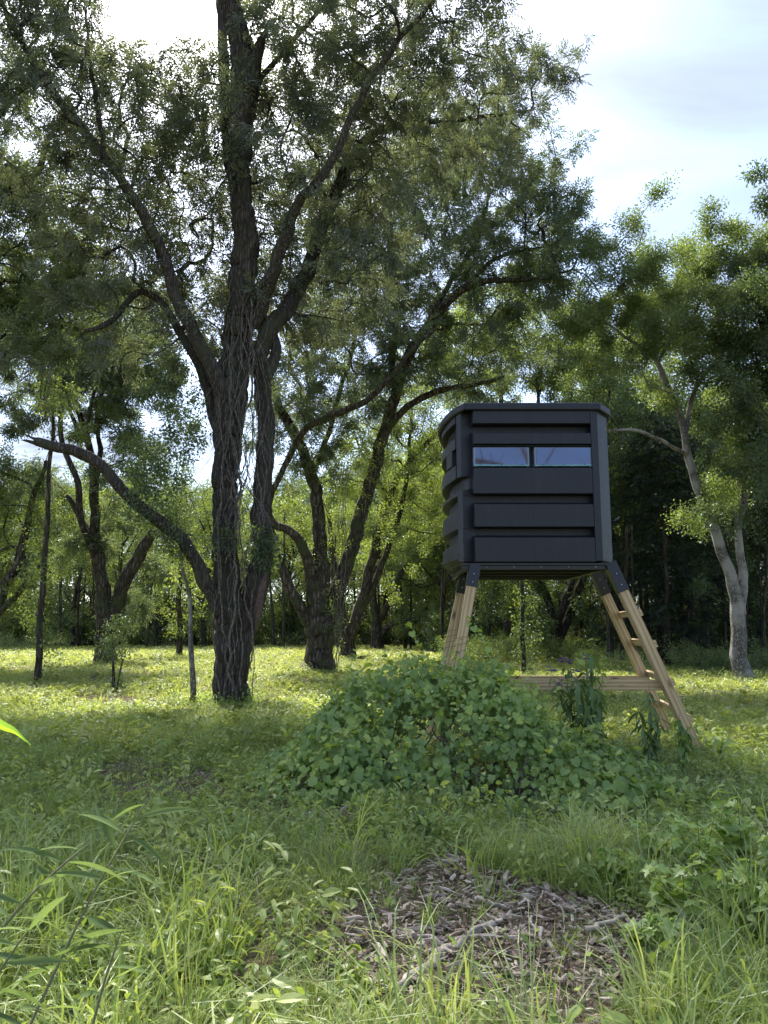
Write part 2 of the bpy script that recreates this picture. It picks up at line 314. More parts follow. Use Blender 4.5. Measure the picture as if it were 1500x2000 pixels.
def box(mb, c, h, rot=None):
    v = np.array([(x, y, z) for x in (-1, 1) for y in (-1, 1) for z in (-1, 1)], float) * np.array(h)
    if rot is not None: v = v @ np.array(rot.to_3x3() if hasattr(rot, 'to_3x3') else rot).T
    mb.add(v + np.array(c), [(0, 1, 3, 2), (4, 6, 7, 5), (0, 4, 5, 1), (2, 3, 7, 6), (0, 2, 6, 4), (1, 5, 7, 3)])

# ------------------------------------------------------------------ templates for foliage (only used through geometry nodes)
def leaflet(mb, base, d, n, L, W, droop=0.15, lt=0.5, rows=1):
    d = np.array(d, float); d /= np.linalg.norm(d) + 1e-9; n = np.array(n, float); s = np.cross(d, n); s /= np.linalg.norm(s) + 1e-9; n = np.cross(s, d)
    b = np.array(base, float)
    if rows == 1:
        V = [b, b + d * L * .42 + s * W / 2 + n * W * .12, b + d * L - n * L * droop, b + d * L * .42 - s * W / 2 + n * W * .12]
        mb.add(V, None, [(0, 1, 2), (0, 2, 3)], lt)
    else:
        V = [b]; fr = [.25, .55, .82]; wd = [.85, 1.0, .55]
        for f, wv_ in zip(fr, wd):
            c = b + d * L * f - n * L * droop * f * f
            V += [c + s * W / 2 * wv_ + n * W * .1, c - n * W * .03, c - s * W / 2 * wv_ + n * W * .1]
        V.append(b + d * L - n * L * droop)
        q = []; t = [(0, 1, 2), (0, 2, 3)]
        for r in range(2):
            a = 1 + r * 3; q += [(a, a + 3, a + 4, a + 1), (a + 1, a + 4, a + 5, a + 2)]
        t += [(7, 10, 8), (8, 10, 9)]; mb.add(V, q, t, lt)
def unit(v): v = np.array(v, float); return v / (np.linalg.norm(v) + 1e-9)
def make_coll(name, meshes):
    c = bpy.data.collections.new(name)
    for i, me in enumerate(meshes):
        o = bpy.data.objects.new('%s_%02d' % (name, i), me); c.objects.link(o)
    return c
def twig_mat_tri(mb, a, b, r):
    tube(mb, np.array([a, b]), np.array([r, r * .5]), 3, cap=False)
def pecan_sprig(seed, mt, L=0.105, W=0.030, leaves=4, twig=0.28, pairs=4):
    g = random.Random(seed); mb = MB()
    for i in range(leaves):
        f = (i + .6) / leaves; b = np.array([twig * f, 0, 0]) + np.array([0, 0, -.04 * f * f])
        az = i * 2.4 + g.uniform(-.5, .5); d = unit([.75, math.cos(az) * .8, math.sin(az) * .5 - .15]); rl = g.uniform(.17, .27)
        nrm = unit([g.uniform(-.3, .3), g.uniform(-.3, .3), 1])
        sd = unit(np.cross(d, nrm)); nrm = np.cross(sd, d)
        for k in range(pairs):
            t = (k + 1) / (pairs + .6); p = b + d * rl * t - np.array([0, 0, .09 * t * t]); lt = g.random()
            for s in (-1, 1):
                leaflet(mb, p, unit(d * .7 + sd * s * g.uniform(.7, 1) - np.array([0, 0, g.uniform(0, .45)])), nrm + sd * s * g.uniform(-.5, .5), L * g.uniform(.8, 1.15), W, .2, lt)
        leaflet(mb, b + d * rl - np.array([0, 0, .09]), d - np.array([0, 0, .4]), nrm, L * 1.1, W, .2, g.random())
    return mb.mesh('pecan_sprig', mt, lt=True)
def broad_sprig(seed, mt, L=0.085, W=0.05, leaves=16, twig=0.38, spread=0.9):
    g = random.Random(seed); mb = MB()
    for i in range(leaves):
        f = (i + .5) / leaves; az = i * 2.4 + g.uniform(-.4, .4); sub = g.uniform(0, .14)
        dd = unit([.5, math.cos(az) * spread, math.sin(az) * spread]); b = np.array([twig * f, 0, -.03 * f]) + dd * sub
        leaflet(mb, b, dd + np.array([0, 0, -.25]), [g.uniform(-.6, .6), g.uniform(-.6, .6), 1], L * g.uniform(.7, 1.2), W * g.uniform(.8, 1.1), .15, g.random())
    return mb.mesh('leafy_sprig', mt, lt=True)
def cedar_sprig(seed, mt):
    g = random.Random(seed); mb = MB()
    for i in range(26):
        f = i / 26; az = g.uniform(0, 6.28); dd = unit([.9, math.cos(az) * .8, math.sin(az) * .35 - .1])
        leaflet(mb, [.4 * f, 0, -.05 * f], dd, [0, g.uniform(-.5, .5), 1], .16 * (1.2 - f), .022, .2, g.random())
    return mb.mesh('cedar_sprig', mt, lt=True)
def grass_tuft(seed, mt, n=24, H=0.32, W=0.006, spread=0.07, arch=0.5, segs=4):
    g = random.Random(seed); mb = MB()
    for i in range(n):
        az = g.uniform(0, 6.28); r0 = g.uniform(0, spread); h = H * g.uniform(.45, 1.15); ar = arch * g.uniform(.3, 1.4) * h
        b = np.array([math.cos(az) * r0, math.sin(az) * r0, -0.01]); az2 = az + g.uniform(-1, 1); dx = np.array([math.cos(az2), math.sin(az2), 0]); sd = np.array([-dx[1], dx[0], 0])
        sd = unit(sd + dx * g.uniform(-.8, .8)); V = []; wv_ = W * g.uniform(.7, 1.3)
        for k in range(segs + 1):
            t = k / segs; c = b + dx * ar * t ** 2.0 + np.array([0, 0, h * (t - .28 * arch * 2 * t ** 3)])
            if k < segs: V += [c - sd * wv_ / 2 * (1 - t * .75), c + sd * wv_ / 2 * (1 - t * .75)]
            else: V.append(c)
        q = [(2 * k, 2 * k + 1, 2 * k + 3, 2 * k + 2) for k in range(segs - 1)]; t_ = [(2 * segs - 2, 2 * segs - 1, 2 * segs)]
        mb.add(V, q, t_, g.random())
    return mb.mesh('grass_tuft', mt, lt=True)
def herb(seed, mt, n=14, H=.16, L=.035, W=.02):
    g = random.Random(seed); mb = MB(); st = [(g.uniform(-.05, .05), g.uniform(-.05, .05)) for _ in range(4)]
    for i in range(n):
        s = st[i % 4]; z = H * g.uniform(.15, 1); az = g.uniform(0, 6.28); lean = np.array([s[0], s[1], 0]) * (1 + z * 4)
        leaflet(mb, lean + np.array([0, 0, z]), [math.cos(az), math.sin(az), g.uniform(-.3, .35)], [g.uniform(-.3, .3), g.uniform(-.3, .3), 1], L * g.uniform(.6, 1.3), W * g.uniform(.7, 1.2), .3, g.random(), rows=2)
    for s in st[:3]:
        b = np.array([s[0], s[1], 0]); e = b * (1 + H * 4) + np.array([0, 0, H]); sdv = np.array([.0018, .0018, 0])
        mb.add([b - sdv, b + sdv, e], None, [(0, 1, 2)], .4)
    return mb.mesh('herb', mt, lt=True)
def litter_bit(seed, mt, L, W):
    g = random.Random(seed); mb = MB()
    for i in range(5):
        az = g.uniform(0, 6.28); leaflet(mb, [g.uniform(-.05, .05), g.uniform(-.05, .05), g.uniform(0.002, .012)], [math.cos(az), math.sin(az), g.uniform(-.1, .2)], [g.uniform(-.3, .3), g.uniform(-.3, .3), 1], L * g.uniform(.5, 1.3), W * g.uniform(.6, 1.2), g.uniform(-.2, .2), g.random())
    return mb.mesh('litter_bit', mt, lt=True)
def chip(seed, mt, L, W, T):
    g = random.Random(seed); mb = MB(); n = 5; V = []
    for k in range(n):
        t = k / (n - 1) - .5; wv_ = W * (1 - 1.2 * abs(t) ** 2 * g.uniform(.6, 1.4)); c = np.array([L * t, L * .03 * math.sin(t * 4 + seed), T * .3 * g.uniform(-1, 1)])
        V += [c + [0, -wv_ / 2, 0], c + [0, wv_ / 2, 0], c + [0, wv_ * .3, T], c + [0, -wv_ * .3, T]]
    q = [(4 * k + a, 4 * k + (a + 1) % 4, 4 * k + 4 + (a + 1) % 4, 4 * k + 4 + a) for k in range(n - 1) for a in range(4)] + [(3, 2, 1, 0), (4 * n - 4, 4 * n - 3, 4 * n - 2, 4 * n - 1)]
    mb.add(V, q, None, g.random()); return mb.mesh('wood_chip', mt, lt=True)
LOBED = [(.06, 0), (.0, .30), (.22, .46), (.38, .36), (.55, .50), (.66, .30), (.8, .22), (1.0, 0)]
MAPLE = [(.03, 0), (-.08, .30), (.12, .52), (.28, .22), (.55, .50), (.56, .16), (.78, .16), (1.05, 0)]
OVATE = [(0, 0), (.12, .2), (.32, .30), (.55, .27), (.8, .13), (1.0, 0)]
def outline_leaf(name, prof, L, W, mt, cup=.12, droop=.15):
    V = [(x * L, 0, -droop * L * x * x) for x in (prof[0][0], .35, .7, prof[-1][0])]; q = []; t = []
    for s in (1, -1):
        base = len(V); pr = prof[1:-1]
        for (x, y) in pr: V.append((x * L, s * y * W, cup * L * y * 2 - droop * L * x * x))
        ids = [0] + list(range(base, base + len(pr))) + [3]; xs = [prof[0][0]] + [p_[0] for p_ in pr] + [prof[-1][0]]
        def mid(x): return 1 if x < .52 else 2
        for a in range(len(ids) - 1):
            c = mid((xs[a] + xs[a + 1]) / 2)
            tri = (ids[a], ids[a + 1], c)
            if len(set(tri)) == 3: t.append(tri if s < 0 else tri[::-1])
        k = [i for i in range(len(xs) - 1) if mid((xs[i] + xs[i + 1]) / 2) == 2][0]
        tri = (1, ids[k], 2); t.append(tri if s > 0 else tri[::-1])
    mb = MB(); mb.add(V, None, t, .5); return mb.mesh(name, mt, lt=True)
def lance_leaf(name, L, W, mt, droop=.3, n=8):
    V = []; q = []
    for k in range(n + 1):
        t = k / n; wv_ = W * math.sin(math.pi * min(1, t * 1.02 + .0)) ** .8 * (1 - .25 * t) * .5 if 0 < k < n else 0.0006
        x = L * (t - .12 * droop * t * t); z = -droop * L * t * t
        V += [(x, -wv_, z + wv_ * .35), (x, 0, z), (x, wv_, z + wv_ * .35)]
    for k in range(n):
        a = 3 * k; q += [(a, a + 1, a + 4, a + 3), (a + 1, a + 2, a + 5, a + 4)]
    mb = MB(); mb.add(V, q, None, .5); return mb.mesh(name, mt, lt=True, smooth=True)

C_pecan = make_coll('pecan_sprigs', [pecan_sprig(i, M_pecan, W=.034) for i in range(5)])
C_pecan2 = make_coll('pecan_sprigs_far', [pecan_sprig(i + 30, M_pecan2, L=.12, W=.038, leaves=4, pairs=3) for i in range(4)])
C_broad = make_coll('broad_sprigs', [broad_sprig(i, M_broad) for i in range(4)])
C_light = make_coll('light_sprigs', [broad_sprig(i + 9, M_light, L=.075, W=.04, leaves=20, twig=.4) for i in range(4)])
C_dark = make_coll('dark_sprigs', [broad_sprig(i + 19, M_darkleaf, L=.11, W=.055, leaves=16) for i in range(4)])
C_cedar = make_coll('cedar_sprigs', [cedar_sprig(i, M_cedar) for i in range(3)])
C_vine = make_coll('vine_leaves', [outline_leaf('vine_leaf', LOBED, .1 * s, .1 * s, M_vine, c, d) for s, c, d in ((1, .1, .1), (.85, .16, .2), (.65, .05, .25), (1.15, .12, .15))])
M_straw = leaf_mat('straw_blade', (.26, .21, .10), (.36, .31, .16), (.5, .45, .27), trans=0.3, gloss=0.02, tcol=(1, 1, 1))
C_grass = make_coll('grass_tufts', [grass_tuft(5, M_straw, 12, .26, .004, .1, .9), grass_tuft(6, M_weed, 26, .24, .009, .1, .8), grass_tuft(1, M_grass), grass_tuft(2, M_grass, 18, .42, .0055, .05, .75), grass_tuft(3, M_grass, 30, .22, .0045, .09, .4), grass_tuft(4, M_grass, 20, .36, .006, .06, .95)])
C_mead = make_coll('meadow_tufts', [herb(1, M_mead, 22, .13, .06, .03), grass_tuft(7, M_mead, 22, .17, .010, .12, .7, 3), herb(3, M_mead, 26, .10, .05, .034), grass_tuft(9, M_mead, 16, .22, .009, .1, .8, 3)])
C_herb = make_coll('ground_herbs', [herb(11, M_weed, 16, .12, .034, .02), herb(12, M_weed, 20, .08, .024, .018), herb(13, M_weed, 14, .2, .05, .022), herb(14, M_weed, 22, .06, .03, .02), broad_sprig(70, M_weed, L=.04, W=.02, leaves=14, twig=.18)])
C_litter = make_coll('litter_bits', [litter_bit(1, M_litter, .05, .012), litter_bit(2, M_litter, .045, .025), litter_bit(3, M_litter, .09, .006)])
M_chip = leaf_mat('chip_wood', (.19, .145, .10), (.38, .31, .235), (.58, .50, .39), trans=0.0, gloss=0.02, tcol=(1, 1, 1))
C_chip = make_coll('wood_chips', [litter_bit(8, M_litter, .06, .004), litter_bit(9, M_litter, .05, .022), chip(1, M_chip, .06, .014, .006), chip(2, M_chip, .10, .010, .006), chip(3, M_chip, .045, .020, .007), chip(4, M_chip, .03, .012, .005), chip(5, M_chip, .085, .018, .008)])

_ng = {}
def scatter_tree(coll):
    if coll.name in _ng: return _ng[coll.name]
    ng = bpy.data.node_groups.new('scatter_' + coll.name, 'GeometryNodeTree')
    ng.interface.new_socket('Geometry', in_out='INPUT', socket_type='NodeSocketGeometry'); ng.interface.new_socket('Geometry', in_out='OUTPUT', socket_type='NodeSocketGeometry')
    n = ng.nodes; gi = n.new('NodeGroupInput'); go = n.new('NodeGroupOutput'); ip = n.new('GeometryNodeInstanceOnPoints'); ci = n.new('GeometryNodeCollectionInfo')
    ci.inputs['Collection'].default_value = coll; ci.inputs['Separate Children'].default_value = True; ci.inputs['Reset Children'].default_value = True
    def na(nm, ty): a = n.new('GeometryNodeInputNamedAttribute'); a.data_type = ty; a.inputs['Name'].default_value = nm; return a.outputs['Attribute']
    l = ng.links; l.new(gi.outputs[0], ip.inputs['Points']); l.new(ci.outputs[0], ip.inputs['Instance']); ip.inputs['Pick Instance'].default_value = True
    l.new(na('idx', 'INT'), ip.inputs['Instance Index']); l.new(na('rot', 'FLOAT_VECTOR'), ip.inputs['Rotation']); l.new(na('scl', 'FLOAT'), ip.inputs['Scale']); l.new(ip.outputs[0], go.inputs[0])
    _ng[coll.name] = ng; return ng
def scatter_mesh(name, P, rot, scl, tint, k):
    n = len(P); return mesh_np(name, P, [], (), {'rot': ('FLOAT_VECTOR', 'POINT', rot), 'scl': ('FLOAT', 'POINT', scl), 'tint': ('FLOAT', 'POINT', tint), 'idx': ('INT', 'POINT', rng.integers(0, k, n) if np.isscalar(k) else k)})
def scatter_obj(name, me, coll, parent=None, kind='stuff'):
    o = part(name, me, parent, None, kind); md = o.modifiers.new('scatter', 'NODES'); md.node_group = scatter_tree(coll); return o

# ------------------------------------------------------------------ tree builder
def grow(S, path, Nn, alpha=.25):
    n = len(Nn); d2 = np.linalg.norm(Nn[:, None] - S[None], axis=2); c = d2 + alpha * path[None]; pi = c.argmin(1); cost = c[np.arange(n), pi]
    ppath = path[pi] + d2[np.arange(n), pi]; par = pi.copy(); done = np.zeros(n, bool); order = []; M = len(S); npath = np.zeros(n); edge = d2[np.arange(n), pi]
    for _ in range(n):
        k = np.where(done, 1e9, edge + .0 * cost).argmin(); done[k] = True; order.append(k); npath[k] = ppath[k]
        dk = np.linalg.norm(Nn - Nn[k], axis=1); ck = dk + alpha * npath[k]
        b = (~done) & (ck < cost); cost[b] = ck[b]; par[b] = M + k; edge[b] = dk[b]; ppath[b] = npath[k] + dk[b]
    return par, order
def inblob(c, rad, n):
    v = rng.normal(size=(n, 3)); v /= np.linalg.norm(v, axis=1)[:, None]; return c + v * rad * (rng.random(n) ** (1 / 3))[:, None]
def crown(root, S, Nn, coll, k, nsprig, mt, origin, scale=(.8, 1.25), tint=(.1, .6), r0=.006, alpha=.25, droop=0.1, rmax=.09, yellow=0.03, twigs=True):
    S = np.asarray(S); base = S[0]; path = np.linalg.norm(S - base, axis=1)
    par, order = grow(S, path, Nn, alpha); M = len(S); n = len(Nn); A = np.vstack([S, Nn])
    cnt = np.ones(n); ch = [[] for _ in range(n)]
    for kx in reversed(order):
        if par[kx] >= M: cnt[par[kx] - M] += cnt[kx]; ch[par[kx] - M].append(kx)
    main = {i: max(c, key=lambda q: cnt[q]) for i, c in enumerate(ch) if c}
    if twigs:
        mb = MB()
        for kx in order:
            pk = par[kx]
            if pk >= M and main.get(pk - M) == kx: continue
            chain = [kx]
            while chain[-1] in main: chain.append(main[chain[-1]])
            P = np.vstack([A[pk]] + [Nn[c] for c in chain]); rr = np.array([cnt[chain[0]]] + [cnt[c] for c in chain]); rr = np.minimum(r0 * rr ** .5, rmax)
            if len(P) == 2 or pk < M:      # leave the limb in an arc
                m_ = (P[0] * .55 + P[1] * .45) + np.array([0, 0, .08 * np.linalg.norm(P[1] - P[0])]) + rng.normal(size=3) * .06 * np.linalg.norm(P[1] - P[0])
                P = np.vstack([P[:1], m_, P[1:]]); rr = np.concatenate([rr[:1], rr[:1], rr[1:]])
            P, rr = catmull(P, rr, .22 if r0 < .01 else .6); P[1:-1] += rng.normal(size=P[1:-1].shape) * .012
            tube(mb, P, rr, 5 if rr[0] > .03 else 4 if rr[0] > .015 else 3, cap=False)
        if mb.n: part('branches', mb.mesh('branches', mt, smooth=True, origin=origin), root, None, 'stuff')
    wgt = 1 / np.minimum(cnt, 3); idx = rng.choice(n, nsprig, p=wgt / wgt.sum()); u = rng.random(nsprig)[:, None] ** .7
    ext = A[par[idx]]; ed = Nn[idx] - ext; L = np.linalg.norm(ed, axis=1)[:, None] + 1e-6; lim = np.minimum(1, .9 / L)
    P = Nn[idx] - ed * (1 - u) * lim + rng.normal(size=(nsprig, 3)) * .05
    dr = ed / L * .7 + rng.normal(size=(nsprig, 3)) * .75 + np.array([0, 0, -droop]); dr /= np.linalg.norm(dr, axis=1)[:, None]
    rot = np.stack([rng.uniform(-1.2, 1.2, nsprig), -np.arcsin(dr[:, 2]), np.arctan2(dr[:, 1], dr[:, 0])], 1)
    g = (rng.random(n) ** 1.5)[idx] * .6 + rng.random(nsprig) * .4; ti = tint[0] + (tint[1] - tint[0]) * g; ti = np.where(rng.random(nsprig) < yellow, 1.25, ti)
    me = scatter_mesh('crown', P - np.array(origin), rot, rng.uniform(scale[0], scale[1], nsprig), ti, k)
    return scatter_obj('crown', me, coll, root)
WS = [1.0]      # girth factor for the tree being built
def limb_obj(name, root, pts, mt, origin, k=14, flute=.05, flare=0, broken=False, seed=0, step=.12, label=None, wob=.015):
    W = np.array([at(a, b, c) for a, b, c, d in pts]); rr = np.array([max(.004, d * WS[0] * pxm(c) / 2) for a, b, c, d in pts])
    P, r2 = catmull(W, rr, step); g = np.random.default_rng(seed + 5); nz_ = g.normal(size=P.shape); 
    for _ in range(2): nz_[1:-1] = (nz_[:-2] + nz_[1:-1] * 2 + nz_[2:]) / 4
    P[1:] += nz_[1:] * (wob + r2[1:, None] * .12)
    mb = MB(); tube(mb, P, r2, k, rough=.03, flute=flute, flare=flare, seed=seed, lump=.05)
    if broken:
        e = P[-1]; d = unit(P[-1] - P[-3])
        for i in range(9):
            a = g.uniform(0, 6.28); off = np.array([math.cos(a), g.uniform(-.3, .3), math.sin(a)]) * r2[-1] * .6; L = g.uniform(.1, .38)
            tube(mb, np.array([e + off - d * .1, e + off + d * L * .5, e + off * 1.3 + d * L]), np.array([r2[-1] * .4, r2[-1] * .25, .004]), 5)
    o = part(name, mb.mesh(name, mt, smooth=True, origin=origin), root, label)
    return P, r2
def blobnodes(blobs, n_per_m2, holes=(), clump=.45, per=6, cap=None, bin_=30):
    allp = []
    for (px, py, rx, ry, D, rd, *ds) in blobs:
        c = np.array(at(px, py, D)); rad = np.array([rx * pxm(D) * 1.02, rd, ry * pxm(D) * 1.05]); area = math.pi * rad[0] * rad[2]; k = ds[0] if ds else 1.0
        nc = max(2, int(area * n_per_m2 * k / per)); cs = inblob(c, rad, nc); allp.append(np.repeat(cs, per, 0) + rng.normal(size=(nc * per, 3)) * clump)
    P = np.vstack(allp)
    if cap:
        rng.shuffle(P); v = P - np.array([0, 0, CAMH]); f = v[:, 1] * cp + v[:, 2] * sp_; bx_ = np.floor((FPX * v[:, 0] / f + 4000) / bin_).astype(int); by_ = np.floor((FPX * (-v[:, 1] * sp_ + v[:, 2] * cp) / f + 4000) / bin_).astype(int)
        key = bx_ * 10000 + by_; od = np.argsort(key, kind='stable'); ks = key[od]; st_ = np.searchsorted(ks, ks); rank = np.empty(len(P), int); rank[od] = np.arange(len(P)) - st_; P = P[rank < cap]
    if holes:
        v = P - np.array([0, 0, CAMH]); f = v[:, 1] * cp + v[:, 2] * sp_; X = 750 + FPX * v[:, 0] / f; Y = 1000 - FPX * (-v[:, 1] * sp_ + v[:, 2] * cp) / f; keep = np.ones(len(P), bool)
        for (hx, hy, r1, r2) in holes: keep &= ((X - hx) / r1) ** 2 + ((Y - hy) / r2) ** 2 > 1
        P = P[keep]
    return P

# ================================================================== GROUND
xs = np.concatenate([np.linspace(-400, -40, 12)[:-1], np.linspace(-40, -8, 50)[:-1], np.linspace(-8, 8, 130), np.linspace(8, 40, 50)[1:], np.linspace(40, 400, 12)[1:]])
ys = np.concatenate([np.linspace(-200, -4, 10)[:-1], np.linspace(-4, 16, 160), np.linspace(16, 80, 90)[1:], np.linspace(80, 700, 14)[1:]])
X, Y = np.meshgrid(xs, ys); Z = hz(X, Y) + np.where((Y < 16) & (abs(X) < 8), rng.normal(size=X.shape) * .006, 0)
nx, ny = len(xs), len(ys); ii = (np.arange(ny - 1)[:, None] * nx + np.arange(nx - 1)[None]).ravel()
M_ground = mat('ground_soil'); m = M_ground
o = node(m, 'ShaderNodeOutputMaterial'); p = node(m, 'ShaderNodeBsdfPrincipled', i_Roughness=0.95); p.inputs['Specular IOR Level'].default_value = .1
tcn = node(m, 'ShaderNodeTexCoord'); n1 = node(m, 'ShaderNodeTexNoise', i_Scale=.8, i_Detail=9.0, i_Roughness=.65); n2 = node(m, 'ShaderNodeTexNoise', i_Scale=26.0, i_Detail=6.0, i_Roughness=.7)
lk(m, tcn.outputs['Object'], n1.inputs['Vector']); lk(m, tcn.outputs['Object'], n2.inputs['Vector'])
ca = ramp(m, n2.outputs['Fac'], [(.3, (.05, .035, .025)), (.5, (.13, .095, .07)), (.68, (.24, .19, .14))]); cb = ramp(m, n2.outputs['Fac'], [(.3, (.045, .06, .02)), (.55, (.10, .13, .04)), (.7, (.2, .2, .1))])
f = node(m, 'ShaderNodeMapRange'); f.inputs[1].default_value = .4; f.inputs[2].default_value = .58; lk(m, n1.outputs['Fac'], f.inputs[0])
g_ = node(m, 'ShaderNodeMixRGB'); lk(m, f.outputs[0], g_.inputs[0]); lk(m, ca, g_.inputs[1]); lk(m, cb, g_.inputs[2]); lk(m, g_.outputs[0], p.inputs['Base Color'])
b = node(m, 'ShaderNodeBump', i_Strength=.8, i_Distance=.03); lk(m, n2.outputs['Fac'], b.inputs['Height']); lk(m, b.outputs[0], p.inputs['Normal']); lk(m, p.outputs[0], o.inputs[0])
part('ground', mesh_np('ground', np.stack([X.ravel(), Y.ravel(), Z.ravel()], 1), [np.stack([ii, ii + 1, ii + nx + 1, ii + nx], 1)], (M_ground,), smooth=True), None, None, 'structure')

# ================================================================== TREES OF THE CLEARING
def tree_root(name, base, label, group=None): return empty(name, base, label, 'tree', group)
def skel(*Ps, start=0.25):
    return np.vstack([P[int(len(P) * start):] for P in Ps])

# ---- the big near pecan
D1 = gnd(457, 1372).y
b1 = at(457, 1372, D1); b1.z = float(hz(b1.x, b1.y)) - .05
T1 = tree_root('pecan_tree', b1, 'tallest nearest pecan, its fluted multi-stemmed trunk draped in bare vines')
WS[0] = .93
LB = lambda nm, pts, **kw: limb_obj(nm, T1, pts, M_bark, b1, **kw)
d = D1
A1 = LB('trunk', [(454, 1385, d, 70), (452, 1330, d, 62), (452, 1260, d, 64), (450, 1190, d, 64), (444, 1130, d, 54), (440, 1060, d, 48), (438, 980, d, 46), (440, 900, d, 52), (447, 820, d, 58), (458, 740, d, 62), (468, 660, d, 58), (472, 580, d - .2, 54), (479, 500, d - .3, 52), (478, 430, d - .4, 46), (472, 350, d - .5, 42), (471, 270, d - .6, 44), (477, 200, d - .7, 56), (480, 150, d - .7, 64), (470, 90, d - .8, 50), (452, 30, d - .9, 46), (438, -60, d - 1, 38), (425, -200, d - 1, 22), (430, -330, d - 1, 8)], k=44, flute=.09, flare=.16, step=.07, seed=1)
A2 = LB('limb', [(472, 1330, d + .05, 24), (480, 1230, d + .05, 46), (500, 1150, d + .1, 50), (512, 1080, d + .2, 44), (511, 1000, d + .3, 38), (516, 920, d + .3, 36), (518, 840, d + .3, 36), (516, 770, d + .2, 34), (508, 700, d, 34), (530, 640, d, 36), (570, 590, d + .4, 34), (603, 520, d + .8, 30), (625, 450, d + 1.1, 28), (660, 370, d + 1.4, 26), (690, 310, d + 1.6, 30), (740, 255, d + 1.9, 16), (820, 240, d + 2.2, 12), (930, 230, d + 2.4, 9), (1040, 215, d + 2.5, 5)], k=30, flute=.07, step=.09, seed=2)
A3 = LB('limb', [(495, 640, d - .1, 30), (520, 570, d - .4, 32), (548, 490, d - .8, 28), (580, 400, d - 1.2, 22), (640, 330, d - 1.6, 18), (700, 200, d - 2, 16), (770, 90, d - 2.3, 12), (850, 0, d - 2.5, 9), (920, -70, d - 2.6, 5)], k=18, seed=3)
A4 = LB('limb', [(448, 830, d - .1, 40), (425, 740, d - .3, 34), (385, 660, d - .5, 30), (345, 580, d - .7, 27), (318, 500, d - .9, 25), (280, 420, d - 1.1, 23), (222, 330, d - 1.3, 20), (160, 250, d - 1.6, 20), (105, 180, d - 1.8, 18), (60, 110, d - 2.0, 15), (20, 40, d - 2.2, 12), (-30, -60, d - 2.4, 7)], k=20, flute=.06, seed=4)
A5 = LB('limb', [(432, 860, d + .1, 26), (408, 770, d + .2, 22), (382, 700, d + .2, 19), (350, 645, d + .2, 17), (322, 600, d + .1, 16), (285, 572, d, 15), (255, 580, d - .2, 14), (235, 610, d - .4, 13), (205, 636, d - .6, 12), (165, 644, d - .8, 8)], k=12, seed=5)
A6 = LB('limb', [(440, 1200, d - .1, 42), (412, 1150, d - .2, 32), (388, 1105, d - .3, 28), (362, 1062, d - .4, 27), (335, 1035, d - .5, 28), (295, 1008, d - .6, 25), (250, 968, d - .7, 24), (205, 918, d - .8, 24), (165, 888, d - .9, 24), (125, 875, d - 1, 22), (95, 870, d - 1.05, 21), (66, 866, d - 1.1, 19)], k=18, flute=.06, broken=True, seed=6, label='long broken limb sloping down from a splintered tip to the base of the trunk')
A7 = LB('limb', [(482, 185, d - .7, 34), (497, 130, d - .9, 30), (508, 90, d - 1.0, 24), (516, 62, d - 1.05, 10)], k=14, broken=False, seed=7, label='short broken stub high on the trunk')
A8 = LB('limb', [(470, 420, d + .3, 20), (448, 330, d + .4, 24), (440, 230, d + .5, 25), (438, 120, d + .6, 24), (430, 20, d + .6, 20), (415, -60, d + .6, 15), (390, -200, d + .6, 8)], k=12, seed=8)
A9 = LB('limb', [(515, 620, d + .3, 20), (540, 680, d + .1, 24), (520, 740, d, 26)], k=10, seed=9)
A10 = LB('limb', [(150, 235, d - 1.6, 12), (165, 300, d - 1.4, 13), (205, 210, d - 1.2, 12), (235, 110, d - 1.0, 9), (245, 20, d - .9, 6)][0:0] or [(205, 305, d - 1.4, 14), (190, 215, d - 1.2, 12), (175, 120, d - 1.1, 9), (165, 20, d - 1.0, 6)], k=8, seed=10)
A11 = LB('limb', [(475, 175, d - .7, 16), (520, 140, d - .6, 13), (570, 80, d - .5, 12), (640, 5, d - .4, 9), (720, -70, d - .3, 5)], k=8, seed=11)
A12 = LB('limb', [(320, 520, d - .8, 14), (290, 440, d - .3, 12), (250, 380, d + .3, 9), (230, 300, d + .8, 7)], k=8, seed=12)
redp = MB(); Pr = np.array([at(499, 1232, d - .28), at(505, 1195, d - .31), at(512, 1150, d - .30), at(520, 1120, d - .26)]); tube(redp, *catmull(Pr, [.02, .07, .075, .03], .06), 12, rough=.14, flute=.16, seed=44)
part('bare_wood_patch', redp.mesh('bare_wood_patch', M_redwood, smooth=True, origin=b1), T1, 'reddish patch of bare wood where bark has peeled')
h1 = [(512, 95, 26, 55), (330, 15, 105, 75), (392, 30, 70, 70), (225, 15, 40, 50), (90, 195, 30, 30), (20, 270, 40, 40), (1000, 0, 40, 30), (300, 60, 60, 40)]
